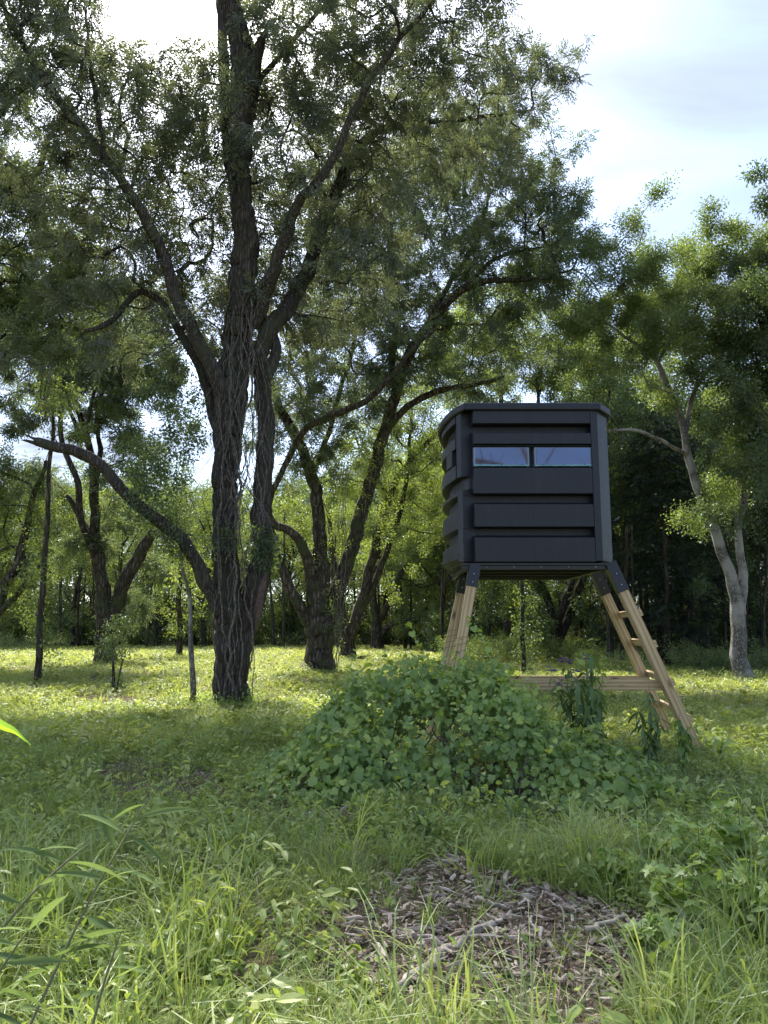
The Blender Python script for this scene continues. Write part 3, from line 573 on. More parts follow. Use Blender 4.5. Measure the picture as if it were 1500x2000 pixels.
B1 = [(110, 60, 150, 110, d - 1.5, 2.2, 1.0), (70, 190, 130, 80, d - 1.5, 2, .9), (230, 170, 110, 110, d - 1, 2, .8), (250, 320, 150, 90, d - .5, 2, 1.0), (350, 190, 110, 70, d, 2, 1.2), (380, 300, 120, 110, d + .8, 2, 1.1),
      (540, 50, 90, 80, d, 2, .8), (600, 170, 130, 120, d, 2, 1.2), (740, 60, 170, 90, d - 1.5, 2, 1.0), (900, 50, 120, 60, d - 2, 1.6, .9), (660, 280, 150, 110, d + 1, 2, 1.5), (800, 170, 130, 80, d + 1, 1.8, 1.0),
      (870, 235, 150, 60, d + 2, 1.6, 1.2), (1000, 190, 110, 55, d + 2.2, 1.2, .8), (1060, 160, 60, 60, d + 2.2, 1, .5), (560, 330, 100, 90, d - .5, 2, 1.1), (590, 450, 110, 90, d + .5, 1.8, 1.3), (400, 430, 140, 90, d + 1, 2, 1.2),
      (180, 450, 130, 80, d, 2, .9), (300, 560, 130, 80, d + .5, 1.6, .9), (610, 600, 90, 90, d + 1, 1.5, .9), (400, 620, 60, 80, d + 1, 1.5, .9), (700, 410, 90, 60, d + 1.2, 1.6, 1.0), (720, -90, 260, 100, d - 1, 3, .5), (60, -80, 150, 90, d - 1.5, 2, .5), (480, 250, 120, 90, d + .8, 1.5, 1), (120, 340, 150, 60, d - .6, 1.6, .8), (470, 560, 80, 120, d + 1.4, 1, .7), (660, 500, 110, 80, d + .6, 1.4, 1.0), (480, 120, 60, 70, d, 1, .8), (60, 60, 90, 80, d - 1.6, 1.5, .9),
      (200, 640, 60, 50, d - .3, 1, .6)]
N1 = blobnodes(B1, 22, h1, clump=.6, per=3, cap=3, bin_=34); S1 = skel(A1[0], A2[0], A3[0], A4[0], A5[0], A8[0], A11[0], A12[0], start=.42); S1 = np.vstack([A1[0][len(A1[0]) // 3][None], S1])
crown(T1, S1, N1, C_pecan, 5, 5900, M_bark, b1, tint=(.05, .55), yellow=.012, r0=.0065)
# bare vines clinging to the trunk and hanging thin
vm_ = random.Random(5)
def vine(root, org, pts, w, name='vine', label=None, seed=0, kmat=None):
    W = np.array([at(a, b_, c) for a, b_, c in pts]); P, r2 = catmull(W, np.linspace(w, w * .7, len(W)), .12); g = np.random.default_rng(seed); nz_ = g.normal(size=P.shape) * .03; nz_[0] = 0
    nz_[1:-1] = (nz_[:-2] + nz_[1:-1] + nz_[2:]) / 2.2; P = P + nz_; mb = MB(); tube(mb, P, r2, 6, cap=False, rough=.08)
    part(name, mb.mesh(name, kmat or M_vinebark, smooth=True, origin=org), root, label)
df = d - .42
for i, (pts, w_) in enumerate([
    ([(455, 1350, df), (448, 1280, df - .05), (455, 1200, df - .05), (462, 1130, df), (458, 1060, df + .05), (468, 960, df + .1), (470, 860, df + .12), (488, 780, df + .1), (494, 700, df + .1), (488, 600, df + .1), (495, 500, df + .1)], .03),
    ([(438, 1360, df), (446, 1300, df), (437, 1240, df), (430, 1150, df), (425, 1060, df + .1), (432, 960, df + .1), (440, 880, df + .1), (455, 800, df + .1), (448, 700, df + .1), (458, 600, df + .1)], .022),
    ([(470, 1340, df), (474, 1260, df - .02), (468, 1180, df - .02), (480, 1100, df), (495, 1030, df + .05), (503, 1050, df + .1), (512, 1000, df + .1), (490, 960, df + .1), (470, 940, df + .1), (462, 900, df + .1)], .016),
    ([(491, 1310, df + .1), (490, 1230, df + .05), (480, 1150, df), (470, 1060, df), (466, 1000, df), (480, 930, df + .05), (492, 860, df + .05), (492, 790, df + .05)], .018),
    ([(447, 1340, df), (458, 1265, df), (448, 1190, df), (455, 1120, df), (448, 1050, df + .05), (452, 950, df + .1), (462, 860, df + .1), (478, 760, df + .1), (468, 660, df + .1), (482, 560, df + .1), (476, 460, df), (470, 380, df), (478, 280, df - .1)], .012),
    ([(430, 1365, df), (424, 1300, df), (420, 1200, df), (432, 1110, df), (426, 1000, df), (433, 900, df), (428, 800, df), (440, 700, df)], .016),
    ([(462, 1365, df), (452, 1310, df), (464, 1240, df), (444, 1160, df), (460, 1080, df), (445, 1000, df), (463, 900, df), (450, 820, df), (470, 700, df), (462, 560, df), (478, 440, df)], .014),
    ([(520, 1100, df + .3), (508, 1020, df + .3), (522, 940, df + .3), (512, 860, df + .3), (526, 780, df + .3), (508, 700, df + .2), (530, 620, df + .2)], .014),
    ([(440, 1100, df), (470, 1030, df), (455, 960, df), (480, 880, df), (460, 800, df), (485, 720, df), (470, 640, df - .1), (490, 560, df - .1)], .017),
    ([(490, 1370, df), (497, 1290, df), (492, 1200, df - .1), (500, 1100, df)], .01)]): vine(T1, b1, pts, w_, seed=i)
hv = MB()
for i in range(210):          # fine dead vines hanging in front of trunk and from the right limb
    if i < 125: px, py = vm_.uniform(428, 515), vm_.uniform(540, 1000); D_ = d - .45 + vm_.uniform(-.1, .3); L = vm_.uniform(.4, 1.8)
    else: px, py = vm_.uniform(600, 760), vm_.uniform(230, 420); D_ = d + 1.2 + vm_.uniform(-.5, .5); L = vm_.uniform(.5, 1.7)
    p0 = np.array(at(px, py, D_)); n_ = 7; P = [p0]; dr = np.array([vm_.uniform(-.5, .5), vm_.uniform(-.2, .2), -1.0])
    for k_ in range(n_): dr = dr + np.array([vm_.uniform(-.4, .4), vm_.uniform(-.25, .2), -.15]); P.append(P[-1] + unit(dr) * L / n_)
    tube(hv, *catmull(np.array(P), np.linspace(.010, .004, len(P)), .15), 3, cap=False)
part('hanging_vines', hv.mesh('hanging_vines', M_vinebark, origin=b1), T1, 'tangle of thin bare hanging vines', 'stuff')
# leafy vine clump along the broken limb and the fork
def leaf_clump(name, root, org, blobs, coll, k, tint, sc_=(.7, 1.1)):
    P = np.vstack([inblob(np.array(at(px, py, D_)), np.array([rx * pxm(D_), rd, ry * pxm(D_)]), n) for px, py, rx, ry, D_, rd, n in blobs]); n = len(P)
    rot = np.stack([rng.uniform(-1, 1, n), rng.uniform(-.6, 1.2, n), rng.uniform(-3.14, 3.14, n)], 1)
    return scatter_obj(name, scatter_mesh(name, P - np.array(org), rot, rng.uniform(*sc_, n), rng.uniform(*tint, n), k), coll, root)
leaf_clump('climbing_leaves', T1, b1, [(305, 965, 55, 75, d - .5, .8, 150), (335, 880, 60, 60, d, .8, 70), (290, 890, 50, 60, d, .8, 60), (350, 1040, 40, 40, d - .4, .5, 70), (515, 1065, 28, 45, d - .2, .35, 60), (440, 1040, 20, 25, d - .5, .2, 10), (345, 760, 60, 60, d + .3, .8, 70), (380, 830, 30, 60, d, .5, 30)], C_dark, 4, (.1, .7), (.6, 1.0))

# ---- second pecan behind, right of the near one
D2 = gnd(622, 1314).y; b2 = toward(622, 1314, D2)
T2 = tree_root('pecan_tree', b2, 'thick-trunked spreading pecan between the nearest pecan and the black cabin')
d = D2; WS[0] = .82; LB = lambda nm, pts, **kw: limb_obj(nm, T2, pts, M_bark2, b2, **kw)
A1 = LB('trunk', [(620, 1322, d, 74), (622, 1290, d, 60), (623, 1250, d, 60), (624, 1215, d, 64), (622, 1170, d, 46), (626, 1100, d, 34), (622, 1020, d, 30), (612, 940, d, 28), (592, 880, d, 25), (562, 825, d, 22), (535, 770, d, 18), (520, 700, d, 12)], k=30, flute=.07, flare=.3, seed=21)
A2 = LB('limb', [(612, 1225, d, 34), (590, 1190, d - .2, 28), (565, 1150, d - .4, 25), (548, 1100, d - .6, 22), (535, 1060, d - .8, 20), (527, 1025, d - .9, 15)], k=14, seed=22)
A3 = LB('limb', [(612, 1180, d - .1, 30), (605, 1110, d - .3, 26), (588, 1060, d - .5, 24), (560, 1035, d - .7, 20), (530, 1018, d - .9, 18), (528, 975, d - 1.2, 14), (548, 930, d - 1.5, 14), (570, 880, d - 1.8, 15), (600, 835, d - 2.2, 17), (650, 812, d - 2.6, 18), (710, 785, d - 3, 15), (760, 740, d - 3.2, 12), (800, 690, d - 3.3, 10), (850, 640, d - 3.3, 7)], k=14, seed=23)
A4 = LB('limb', [(642, 1225, d, 40), (655, 1170, d + .2, 36), (675, 1110, d + .3, 34), (695, 1040, d + .4, 32), (712, 970, d + .4, 31), (735, 900, d + .3, 30), (755, 830, d, 28), (775, 760, d - .4, 26), (795, 700, d - .8, 26), (825, 650, d - 1.2, 24), (865, 600, d - 1.5, 21), (905, 565, d - 1.8, 18), (960, 548, d - 2.1, 15), (1010, 548, d - 2.3, 11), (1070, 545, d - 2.4, 6)], k=18, flute=.06, seed=24)
A5 = LB('limb', [(748, 850, d, 18), (790, 800, d - .4, 17), (830, 775, d - .8, 16), (875, 758, d - 1.1, 14), (925, 752, d - 1.4, 11), (985, 735, d - 1.7, 7)], k=10, seed=25)
A6 = LB('limb', [(772, 770, d - .3, 18), (765, 690, d + .2, 16), (775, 600, d + .6, 14), (760, 500, d + 1, 12), (770, 400, d + 1.3, 9), (790, 320, d + 1.5, 5)], k=10, seed=26)
A7 = LB('limb', [(828, 645, d - 1.2, 14), (880, 550, d - .8, 12), (930, 470, d - .4, 10), (950, 400, d, 7), (960, 330, d, 4)], k=8, seed=27)
A8 = LB('limb', [(905, 565, d - 1.8, 12), (960, 510, d - 2, 10), (1020, 490, d - 2.1, 8), (1080, 480, d - 2.2, 5)], k=8, seed=28)
A9 = LB('limb', [(610, 930, d, 14), (640, 850, d + .6, 13), (665, 760, d + 1, 11), (690, 680, d + 1.4, 9), (700, 600, d + 1.6, 5)], k=8, seed=29)
B2 = [(960, 430, 130, 100, d - 1, 3, 1.2), (870, 350, 150, 90, d, 3, 1.2), (1030, 480, 85, 90, d - 2, 2.2, 1.3), (1045, 385, 50, 60, d - 2, 1.6, 1.0), (760, 430, 130, 110, d + 1, 3, 1.3), (870, 520, 150, 70, d - 1, 2.6, 1.3), (990, 540, 100, 40, d - 2, 1.8, 1.0), (700, 560, 110, 90, d + 1, 2.6, 1.2),
      (800, 640, 90, 60, d - .5, 2.2, .8), (640, 680, 90, 70, d + .5, 2.4, .8), (560, 760, 90, 60, d, 2, .8), (930, 650, 90, 45, d - 1.5, 1.6, .5), (720, 730, 90, 60, d - .5, 2, .7), (1090, 560, 50, 40, d - 2.2, 1, .7), (950, 720, 70, 30, d - 1.5, 1, .5), (620, 850, 60, 50, d, 1.6, .6), (880, 300, 110, 50, d, 2, .9)]
N2 = blobnodes(B2, 14, [(650, 745, 28, 18), (940, 610, 30, 18), (720, 650, 18, 14)], clump=.8, per=3, cap=4, bin_=36); S2 = np.vstack([A1[0][12][None], skel(A1[0], A3[0], A4[0], A5[0], A6[0], A7[0], A8[0], A9[0], start=.4)])
crown(T2, S2, N2, C_pecan2, 4, 6400, M_bark2, b2, scale=(.9, 1.4), tint=(.1, .8), r0=.009, yellow=.03)
leaf_clump('climbing_leaves', T2, b2, [(660, 1000, 60, 90, d, 1, 60), (745, 960, 40, 110, d, .6, 90), (610, 1060, 40, 60, d, .6, 40), (560, 990, 50, 60, d, 1, 50), (700, 880, 50, 60, d, .8, 60), (650, 1195, 14, 60, d - .3, .3, 30)], C_broad, 4, (.4, 1.1), (.7, 1.1))
for i in range(4):
    x_ = 655 + i * 4; vine(T2, b2, [(650 + i * 3, 1305, d - .6), (x_, 1220, d - .7), (x_ + 4 * (i - 1), 1120, d - .6), (x_ + 8, 1000, d - .5), (x_ + 14, 900, d - .5)], .015, seed=40 + i)

WS[0] = .86
# ---- third, fourth and fifth pecans down the row
def small_tree(name, label, base, limbs, blobs, coll, k, ns, mt, tint, scale, npm=5, yellow=.03, clump=.6, r0=.012, holes=(), group=None, seed=0, flare=.25, alpha=.25, start=.35, cap=None):
    D_ = base[2]; bb = toward(*base); rt = tree_root(name, bb, label, group); Ss = []
    for i, L in enumerate(limbs):
        P, _ = limb_obj('trunk' if i == 0 else 'limb', rt, L, mt, bb, k=20 if i == 0 else 10, flute=.05 if i == 0 else 0, flare=flare if i == 0 else 0, seed=seed + i, step=.25, wob=.03); Ss.append(P[int(len(P) * start):])
    S = np.vstack(Ss); Nn = blobnodes(blobs, npm * 1.3, holes, clump=clump * 1.3, per=3, cap=cap)
    crown(rt, S, Nn, coll, k, ns, mt, bb, scale=scale, tint=tint, r0=r0, yellow=yellow, alpha=alpha); return rt, bb
d = gnd(682, 1292).y
small_tree('pecan_tree', 'dark slender forked pecan just right of and behind the thick-trunked one', (682, 1292, d), [
    [(680, 1297, d, 44), (680, 1270, d, 34), (678, 1235, d, 34), (668, 1200, d, 18), (655, 1150, d, 15), (650, 1080, d, 12), (640, 1000, d, 8)],
    [(684, 1245, d, 28), (700, 1190, d, 24), (718, 1130, d, 22), (735, 1060, d, 20), (752, 990, d, 18), (780, 930, d, 15), (820, 880, d, 12), (860, 840, d, 9), (900, 800, d, 5)],
    [(700, 1200, d, 16), (735, 1130, d, 15), (765, 1050, d, 13), (790, 960, d, 11), (800, 880, d, 8), (805, 800, d, 5)]],
    [(760, 900, 100, 90, d, 3, 1.0), (840, 850, 80, 60, d, 2.6, .9), (700, 960, 70, 80, d, 2.6, .9), (800, 790, 90, 60, d, 2.6, .8), (810, 1000, 60, 70, d, 2, .6), (760, 1090, 60, 50, d, 2, .6)], C_broad, 4, 2600, M_bark2, (.4, 1.05), (1.0, 1.6), 3.4, seed=60, yellow=.05)
d = gnd(735, 1277).y
small_tree('pecan_tree', 'distant pecan with low crooked limb reaching right towards the cabin legs', (735, 1277, d), [
    [(735, 1281, d, 34), (736, 1250, d, 26), (734, 1215, d, 20), (728, 1160, d, 16), (738, 1090, d, 13), (745, 1020, d, 8)],
    [(738, 1248, d, 20), (755, 1228, d, 15), (775, 1214, d, 14), (805, 1212, d, 13), (825, 1202, d, 11), (834, 1185, d, 8)],
    [(740, 1220, d, 12), (765, 1165, d, 12), (790, 1110, d, 11), (830, 1060, d, 9), (860, 1040, d, 6)]],
    [(790, 1050, 90, 70, d, 3, 1.1), (850, 1000, 60, 80, d, 3, .8), (830, 1120, 60, 45, d, 2.4, .9), (720, 1050, 50, 60, d, 2.4, .7), (790, 1200, 40, 18, d, 1.5, .8), (840, 930, 60, 60, d, 2, .6)], C_light, 4, 2000, M_bark2, (.3, .95), (1.2, 1.9), 2.6, seed=70)
# ---- left pecan in the clearing
d = gnd(205, 1300).y
small_tree('pecan_tree', 'dark-trunked pecan forking low into a V, in the sunny clearing left of the nearest pecan', (205, 1300, d), [
    [(203, 1306, d, 52), (207, 1270, d, 42), (208, 1220, d, 44), (200, 1160, d, 32), (190, 1090, d, 27), (186, 1020, d, 22), (184, 950, d, 20), (176, 880, d, 16), (150, 800, d, 13), (118, 720, d, 10), (100, 640, d, 6)],
    [(212, 1225, d, 36), (232, 1165, d, 32), (258, 1110, d, 30), (285, 1065, d, 26), (302, 1035, d, 20)],
    [(190, 1085, d, 20), (172, 1040, d, 18), (152, 1000, d, 15), (130, 965, d, 11)],
    [(195, 1110, d, 16), (160, 1020, d - .5, 16), (150, 940, d - .8, 14), (120, 860, d - 1, 12), (125, 790, d - 1, 10), (165, 850, d - 1, 10), (185, 760, d - 1, 8), (230, 680, d - 1, 5)],
    [(184, 950, d, 13), (196, 880, d + .5, 12), (190, 800, d + 1, 9), (215, 740, d + 1, 6)]],
    [(120, 700, 130, 60, d, 3, .8), (240, 740, 110, 60, d, 3, .9), (60, 790, 90, 60, d, 3, .45), (210, 640, 110, 60, d, 3, .9), (310, 820, 60, 50, d, 2.4, .7), (180, 1060, 60, 50, d, 2, .4), (250, 1080, 60, 60, d, 2, .5), (40, 640, 90, 60, d, 3, .8), (150, 820, 120, 60, d, 3, .3), (260, 900, 60, 60, d, 2, .35)], C_pecan2, 4, 4200, M_bark2, (.15, .8), (1.0, 1.6), 3.2, seed=80, holes=[(130, 890, 60, 30), (60, 880, 60, 30)])
# ---- tree outside the left edge whose boughs reach in
d = 19.0
small_tree('pecan_tree', 'tree mostly outside the left edge, its heavy boughs and dark leaves reaching into the view', (-190, 1352, d), [
    [(-190, 1370, d, 80), (-185, 1150, d, 64), (-170, 900, d, 56), (-160, 700, d, 48), (-170, 500, d, 36), (-190, 300, d, 24), (-200, 100, d, 10)],
    [(-165, 800, d, 34), (-90, 750, d, 30), (-20, 712, d, 26), (25, 688, d, 24), (60, 675, d, 18), (100, 655, d, 12), (150, 625, d, 7)],
    [(-165, 560, d, 30), (-90, 470, d - .3, 26), (-20, 405, d - .5, 22), (30, 370, d - .6, 20), (75, 330, d - .7, 16), (90, 280, d - .7, 13), (125, 240, d - .8, 7)],
    [(-170, 500, d, 20), (-70, 300, d - 1, 17), (0, 220, d - 1.2, 15), (35, 175, d - 1.3, 10), (60, 150, d - 1.3, 6)]],
    [(20, 360, 90, 60, d, 2, 1.2), (60, 450, 130, 80, d, 2, 1.3), (30, 550, 130, 80, d, 2, 1.5), (60, 620, 130, 70, d, 2, 1.5), (150, 600, 90, 60, d, 2, 1.1), (-60, 200, 110, 90, d, 2, .9), (10, 120, 60, 80, d, 1.6, .6), (-150, 400, 120, 200, d, 2.5, .8), (20, 740, 60, 30, d, 1.5, .5)], C_pecan2, 4, 2700, M_bark, (.2, .8), (.8, 1.2), 7, seed=90, clump=.45, r0=.008, holes=[(20, 275, 40, 25), (10, 445, 14, 14)], cap=3)

# ---- slim poles
def pole(label, base, pts, cl=None, mt=M_bark2, tint=(.4, 1)):
    bb = toward(*base); rt = tree_root('sapling', bb, label); P, _ = limb_obj('trunk', rt, pts, mt, bb, k=10, flute=0, seed=int(base[0]), step=.3, wob=.03)
    if cl: leaf_clump('crown', rt, bb, cl, C_broad, 4, tint, (.8, 1.3))
    return rt, bb
d = gnd(74, 1336).y
pole('tall slim vine-wound pole tree near the left edge', (74, 1336, d), [(74, 1345, d, 17), (76, 1290, d, 15), (80, 1200, d, 13), (86, 1100, d, 12), (92, 1000, d, 11), (97, 900, d, 9), (104, 810, d, 7), (112, 720, d, 4)], [(72, 1100, 8, 90, d, .3, 26), (90, 1280, 8, 60, d, .2, 10), (100, 760, 30, 60, d, .6, 24)])
d = gnd(375, 1372).y
rt, bb = pole('thin mottled sapling standing just left of the nearest pecan trunk', (375, 1372, d), [(374, 1382, d, 15), (376, 1320, d, 13), (374, 1240, d, 11), (370, 1170, d, 9), (358, 1110, d, 7), (350, 1060, d, 4)], [(365, 1120, 20, 50, d, .4, 14)], M_barkpale)
d = gnd(350, 1288).y
pole('thin dark trunk in the clearing behind the mottled sapling', (350, 1288, d), [(350, 1292, d, 16), (352, 1230, d, 13), (348, 1170, d, 12), (355, 1100, d, 10), (350, 1030, d, 6)], [(350, 1170, 50, 70, d, 1.5, 120), (360, 1080, 60, 60, d, 1.5, 110)], M_barkfar)
d = gnd(225, 1352).y; bb = toward(225, 1352, d)
sn = tag(link(bpy.data.objects.new('bush', None)), 'small twiggy shrub with dark stem in the sunny grass left of the nearest pecan', 'bush'); sn.location = bb
for i, pts in enumerate([[(222, 1355, d, 9), (221, 1310, d, 7), (222, 1270, d, 6), (218, 1225, d, 4)], [(226, 1355, d, 5), (232, 1320, d, 4), (238, 1290, d, 3)]]): limb_obj('stem', sn, pts, M_bark2, bb, k=6, flute=0, seed=i, step=.2)
leaf_clump('foliage', sn, bb, [(232, 1335, 14, 22, d, .25, 26), (222, 1250, 32, 34, d, .5, 60), (245, 1215, 30, 20, d, .5, 30)], C_dark, 4, (.2, .9), (.5, .8))
# ---- left-edge leaning stems
d = 30.0
small_tree('pecan_tree', 'dark leaning stems crossing at the far left edge of the clearing', (-30, 1302, d), [
    [(-30, 1308, d, 40), (-20, 1230, d, 30), (8, 1150, d, 22), (35, 1100, d, 19), (52, 1030, d, 16), (70, 960, d, 12), (95, 900, d, 8)],
    [(-25, 1240, d, 22), (0, 1195, d, 16), (35, 1160, d, 13), (60, 1130, d, 11), (85, 1090, d, 7)]],
    [(30, 1000, 70, 60, d, 2, .9), (40, 1130, 50, 40, d, 1.6, .9), (70, 900, 60, 50, d, 2, .35), (-60, 1000, 90, 120, d, 2, .8)], C_broad, 4, 1500, M_bark2, (.3, 1), (.9, 1.4), 3, seed=100)

# ---- pale-barked tree at right
d = gnd(1450, 1328).y
small_tree('white_barked_tree', 'tree with pale blotchy white bark and a leaning upper stem, right of the ladder', (1450, 1328, d), [
    [(1452, 1335, d, 40), (1447, 1290, d, 34), (1444, 1230, d, 32), (1438, 1170, d, 29), (1424, 1110, d, 24), (1404, 1050, d, 23), (1378, 990, d, 21), (1355, 930, d, 19), (1342, 870, d, 17), (1332, 820, d, 16), (1308, 770, d, 14), (1286, 715, d, 12), (1268, 690, d, 8), (1232, 665, d, 7), (1195, 635, d, 5), (1160, 620, d, 3)],
    [(1448, 1200, d, 22), (1450, 1120, d, 20), (1442, 1040, d, 17), (1452, 960, d, 14), (1440, 880, d, 10), (1450, 800, d, 6)],
    [(1338, 850, d, 12), (1345, 800, d, 12), (1360, 760, d, 10), (1385, 720, d, 9), (1410, 685, d, 7), (1435, 655, d, 4)],
    [(1286, 715, d, 8), (1300, 680, d, 8), (1318, 650, d, 7), (1322, 610, d, 5), (1318, 560, d, 3)],
    [(1345, 890, d, 10), (1320, 875, d - .5, 9), (1270, 850, d - 1, 8), (1230, 840, d - 1.4, 6), (1190, 845, d - 1.6, 4)],
    [(1275, 695, d, 6), (1262, 650, d, 6), (1240, 600, d, 4)]],
    [(1300, 560, 120, 55, d, 3, 1.2), (1180, 590, 90, 60, d, 2.6, 1.1), (1410, 570, 100, 60, d, 3, 1.2), (1240, 640, 110, 50, d, 3, .9), (1370, 650, 100, 60, d, 2.6, .9), (1310, 520, 90, 30, d, 2, 1.1), (1440, 740, 60, 60, d, 2, .8), (1270, 780, 60, 50, d, 2, .3), (1410, 1000, 40, 60, d, 1.5, .7), (1190, 690, 50, 40, d, 2, .5), (1420, 510, 50, 30, d, 1.5, .9)], C_light, 4, 6000, M_barkpale, (.3, .95), (.9, 1.4), 5, seed=110, r0=.009, clump=.5)
# ---- cedar
d = 30.5
bb = toward(1308, 1296, d); rt = tree_root('cedar_tree', bb, 'dark straight-trunked cedar with drooping feathery boughs behind the ladder')
P, _ = limb_obj('trunk', rt, [(1306, 1300, d, 16), (1305, 1200, d, 15), (1300, 1080, d, 13), (1296, 980, d, 10), (1290, 880, d, 6), (1288, 820, d, 3)], M_barkfar, bb, k=8, flute=0, seed=120, step=.3)
mb = MB(); CP = []
for i in range(46):
    t = i / 46; z0 = P[int(t * (len(P) - 1) * .9 + len(P) * .1)]; L = 2.7 * (1 - t) ** .6 + .3; az = i * 2.4; dv = np.array([math.cos(az), math.sin(az), 0]); Q = [z0 + dv * L * s_ + np.array([0, 0, .25 * s_ * (1 - s_ * 1.5) * L]) for s_ in (0, .35, .7, 1)]
    Q, r_ = catmull(np.array(Q), [.03, .02, .014, .006], .4); tube(mb, Q, r_, 4, cap=False)
    for q_ in Q[1:]:
        for _ in range(7): CP.append((q_ + rng.normal(size=3) * .2, az + rng.uniform(-1, 1)))
part('branches', mb.mesh('branches', M_barkfar, origin=bb), rt, None, 'stuff')
CPp = np.array([c[0] for c in CP]); n = len(CPp)
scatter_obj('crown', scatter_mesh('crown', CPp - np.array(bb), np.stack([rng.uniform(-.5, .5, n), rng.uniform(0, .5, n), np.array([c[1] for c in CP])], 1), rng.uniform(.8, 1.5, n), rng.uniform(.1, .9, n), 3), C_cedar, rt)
# ---- leaning dark trunk behind ladder
d = gnd(1326, 1306).y
small_tree('leaning_tree', 'dark leaning trunk at the edge of the wood between the cedar and the pale-barked tree', (1326, 1306, d), [
    [(1324, 1312, d, 30), (1328, 1270, d, 22), (1335, 1220, d, 17), (1352, 1170, d, 15), (1368, 1120, d, 13), (1375, 1060, d, 8)],
    [(1332, 1240, d, 10), (1310, 1190, d, 9), (1300, 1140, d, 6)]],
    [(1370, 1090, 60, 60, d, 2, .8), (1320, 1150, 50, 50, d, 2, .5)], C_dark, 4, 500, M_barkfar, (.1, .7), (.8, 1.2), 3, seed=130)
# ---- dark tree at the right edge
d = 22.0
small_tree('dark_leaved_tree', 'dark dense broad-leaved tree rising along the right edge', (1545, 1345, d), [
    [(1545, 1350, d, 40), (1548, 1200, d, 34), (1540, 1050, d, 30), (1545, 900, d, 26), (1538, 750, d, 20), (1530, 600, d, 14), (1528, 450, d, 7), (1530, 380, d, 4)],
    [(1545, 950, d, 16), (1510, 880, d, 13), (1480, 830, d, 10), (1450, 790, d, 5)], [(1540, 720, d, 14), (1500, 660, d, 10), (1475, 600, d, 6)]],
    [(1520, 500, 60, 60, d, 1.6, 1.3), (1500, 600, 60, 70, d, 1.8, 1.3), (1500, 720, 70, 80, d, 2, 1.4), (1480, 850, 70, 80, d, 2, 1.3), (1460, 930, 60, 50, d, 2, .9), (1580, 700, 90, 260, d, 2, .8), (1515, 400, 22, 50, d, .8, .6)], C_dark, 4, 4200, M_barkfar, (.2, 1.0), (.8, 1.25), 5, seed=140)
# ---- bright trees directly behind the cabin
for (bx, by, L, lab, hue) in [(985, 1285, [(900, 640, 90, 60), (980, 620, 90, 60), (960, 700, 100, 60), (880, 720, 60, 60), (860, 900, 30, 90)], 'bright yellow-green tree whose crown shows over the left of the cabin roof', (.5, 1.15)),
                         (1120, 1288, [(1080, 640, 90, 70), (1140, 700, 80, 70), (1060, 720, 90, 50), (1180, 760, 50, 60), (1040, 570, 60, 30)], 'bright small-leaved tree whose crown shows over the right of the cabin roof', (.4, 1.0))]:
    d = gnd(bx, by).y
    small_tree('bright_tree', lab, (bx, by, d), [[(bx, by + 4, d, 26), (bx + 8, 1180, d, 20), (bx - 10, 1050, d, 17), (bx + 6, 900, d, 14), (bx - 8, 760, d, 10), (bx, 650, d, 5)], [(bx, 1000, d, 12), (bx + 50, 880, d, 10), (bx + 70, 760, d, 6)], [(bx - 5, 950, d, 12), (bx - 60, 850, d, 10), (bx - 70, 740, d, 6)]],
        [(a, b_, c, e, d, 3, 1.0) for a, b_, c, e in L], C_broad, 4, 2600, M_bark2, hue, (1.2, 1.9), 2.6, seed=150 + bx, holes=[(935, 615, 22, 16), (1140, 690, 22, 14)])
# ---- dark multi-stem trees seen under the cabin
d = 36.0
small_tree('understory_tree', 'gnarled dark multi-stemmed tree seen beneath the cabin floor', (1082, 1292, d), [
    [(1080, 1298, d, 30), (1084, 1250, d, 26), (1078, 1200, d, 18), (1060, 1150, d, 15), (1030, 1110, d, 12), (1010, 1060, d, 8)],
    [(1088, 1250, d, 22), (1112, 1200, d, 20), (1125, 1160, d, 18), (1145, 1110, d, 15), (1150, 1050, d, 10)],
    [(1085, 1230, d, 18), (1105, 1170, d - .5, 18), (1140, 1190, d - 1, 14)][:2] + [(1120, 1120, d, 14), (1115, 1060, d, 8)]],
    [(1000, 1130, 70, 50, d, 2, 1), (1060, 1190, 60, 40, d, 2, .7), (960, 1190, 60, 50, d, 2, .9), (1160, 1120, 60, 50, d, 2, .7), (1080, 1000, 120, 100, d, 3, .7)], C_dark, 4, 1700, M_barkfar, (.4, 1.3), (.9, 1.5), 2.6, seed=170)
pole('thin dark ivy-covered sapling trunk under the left half of the cabin', (1022, 1322, 24.0), [(1022, 1325, 24.0, 11), (1020, 1250, 24.0, 10), (1022, 1180, 24.0, 9), (1016, 1110, 24.0, 8), (1020, 1000, 24.0, 6)], [(1021, 1220, 12, 90, 24.0, .25, 60)], M_barkfar, (.1, .8))

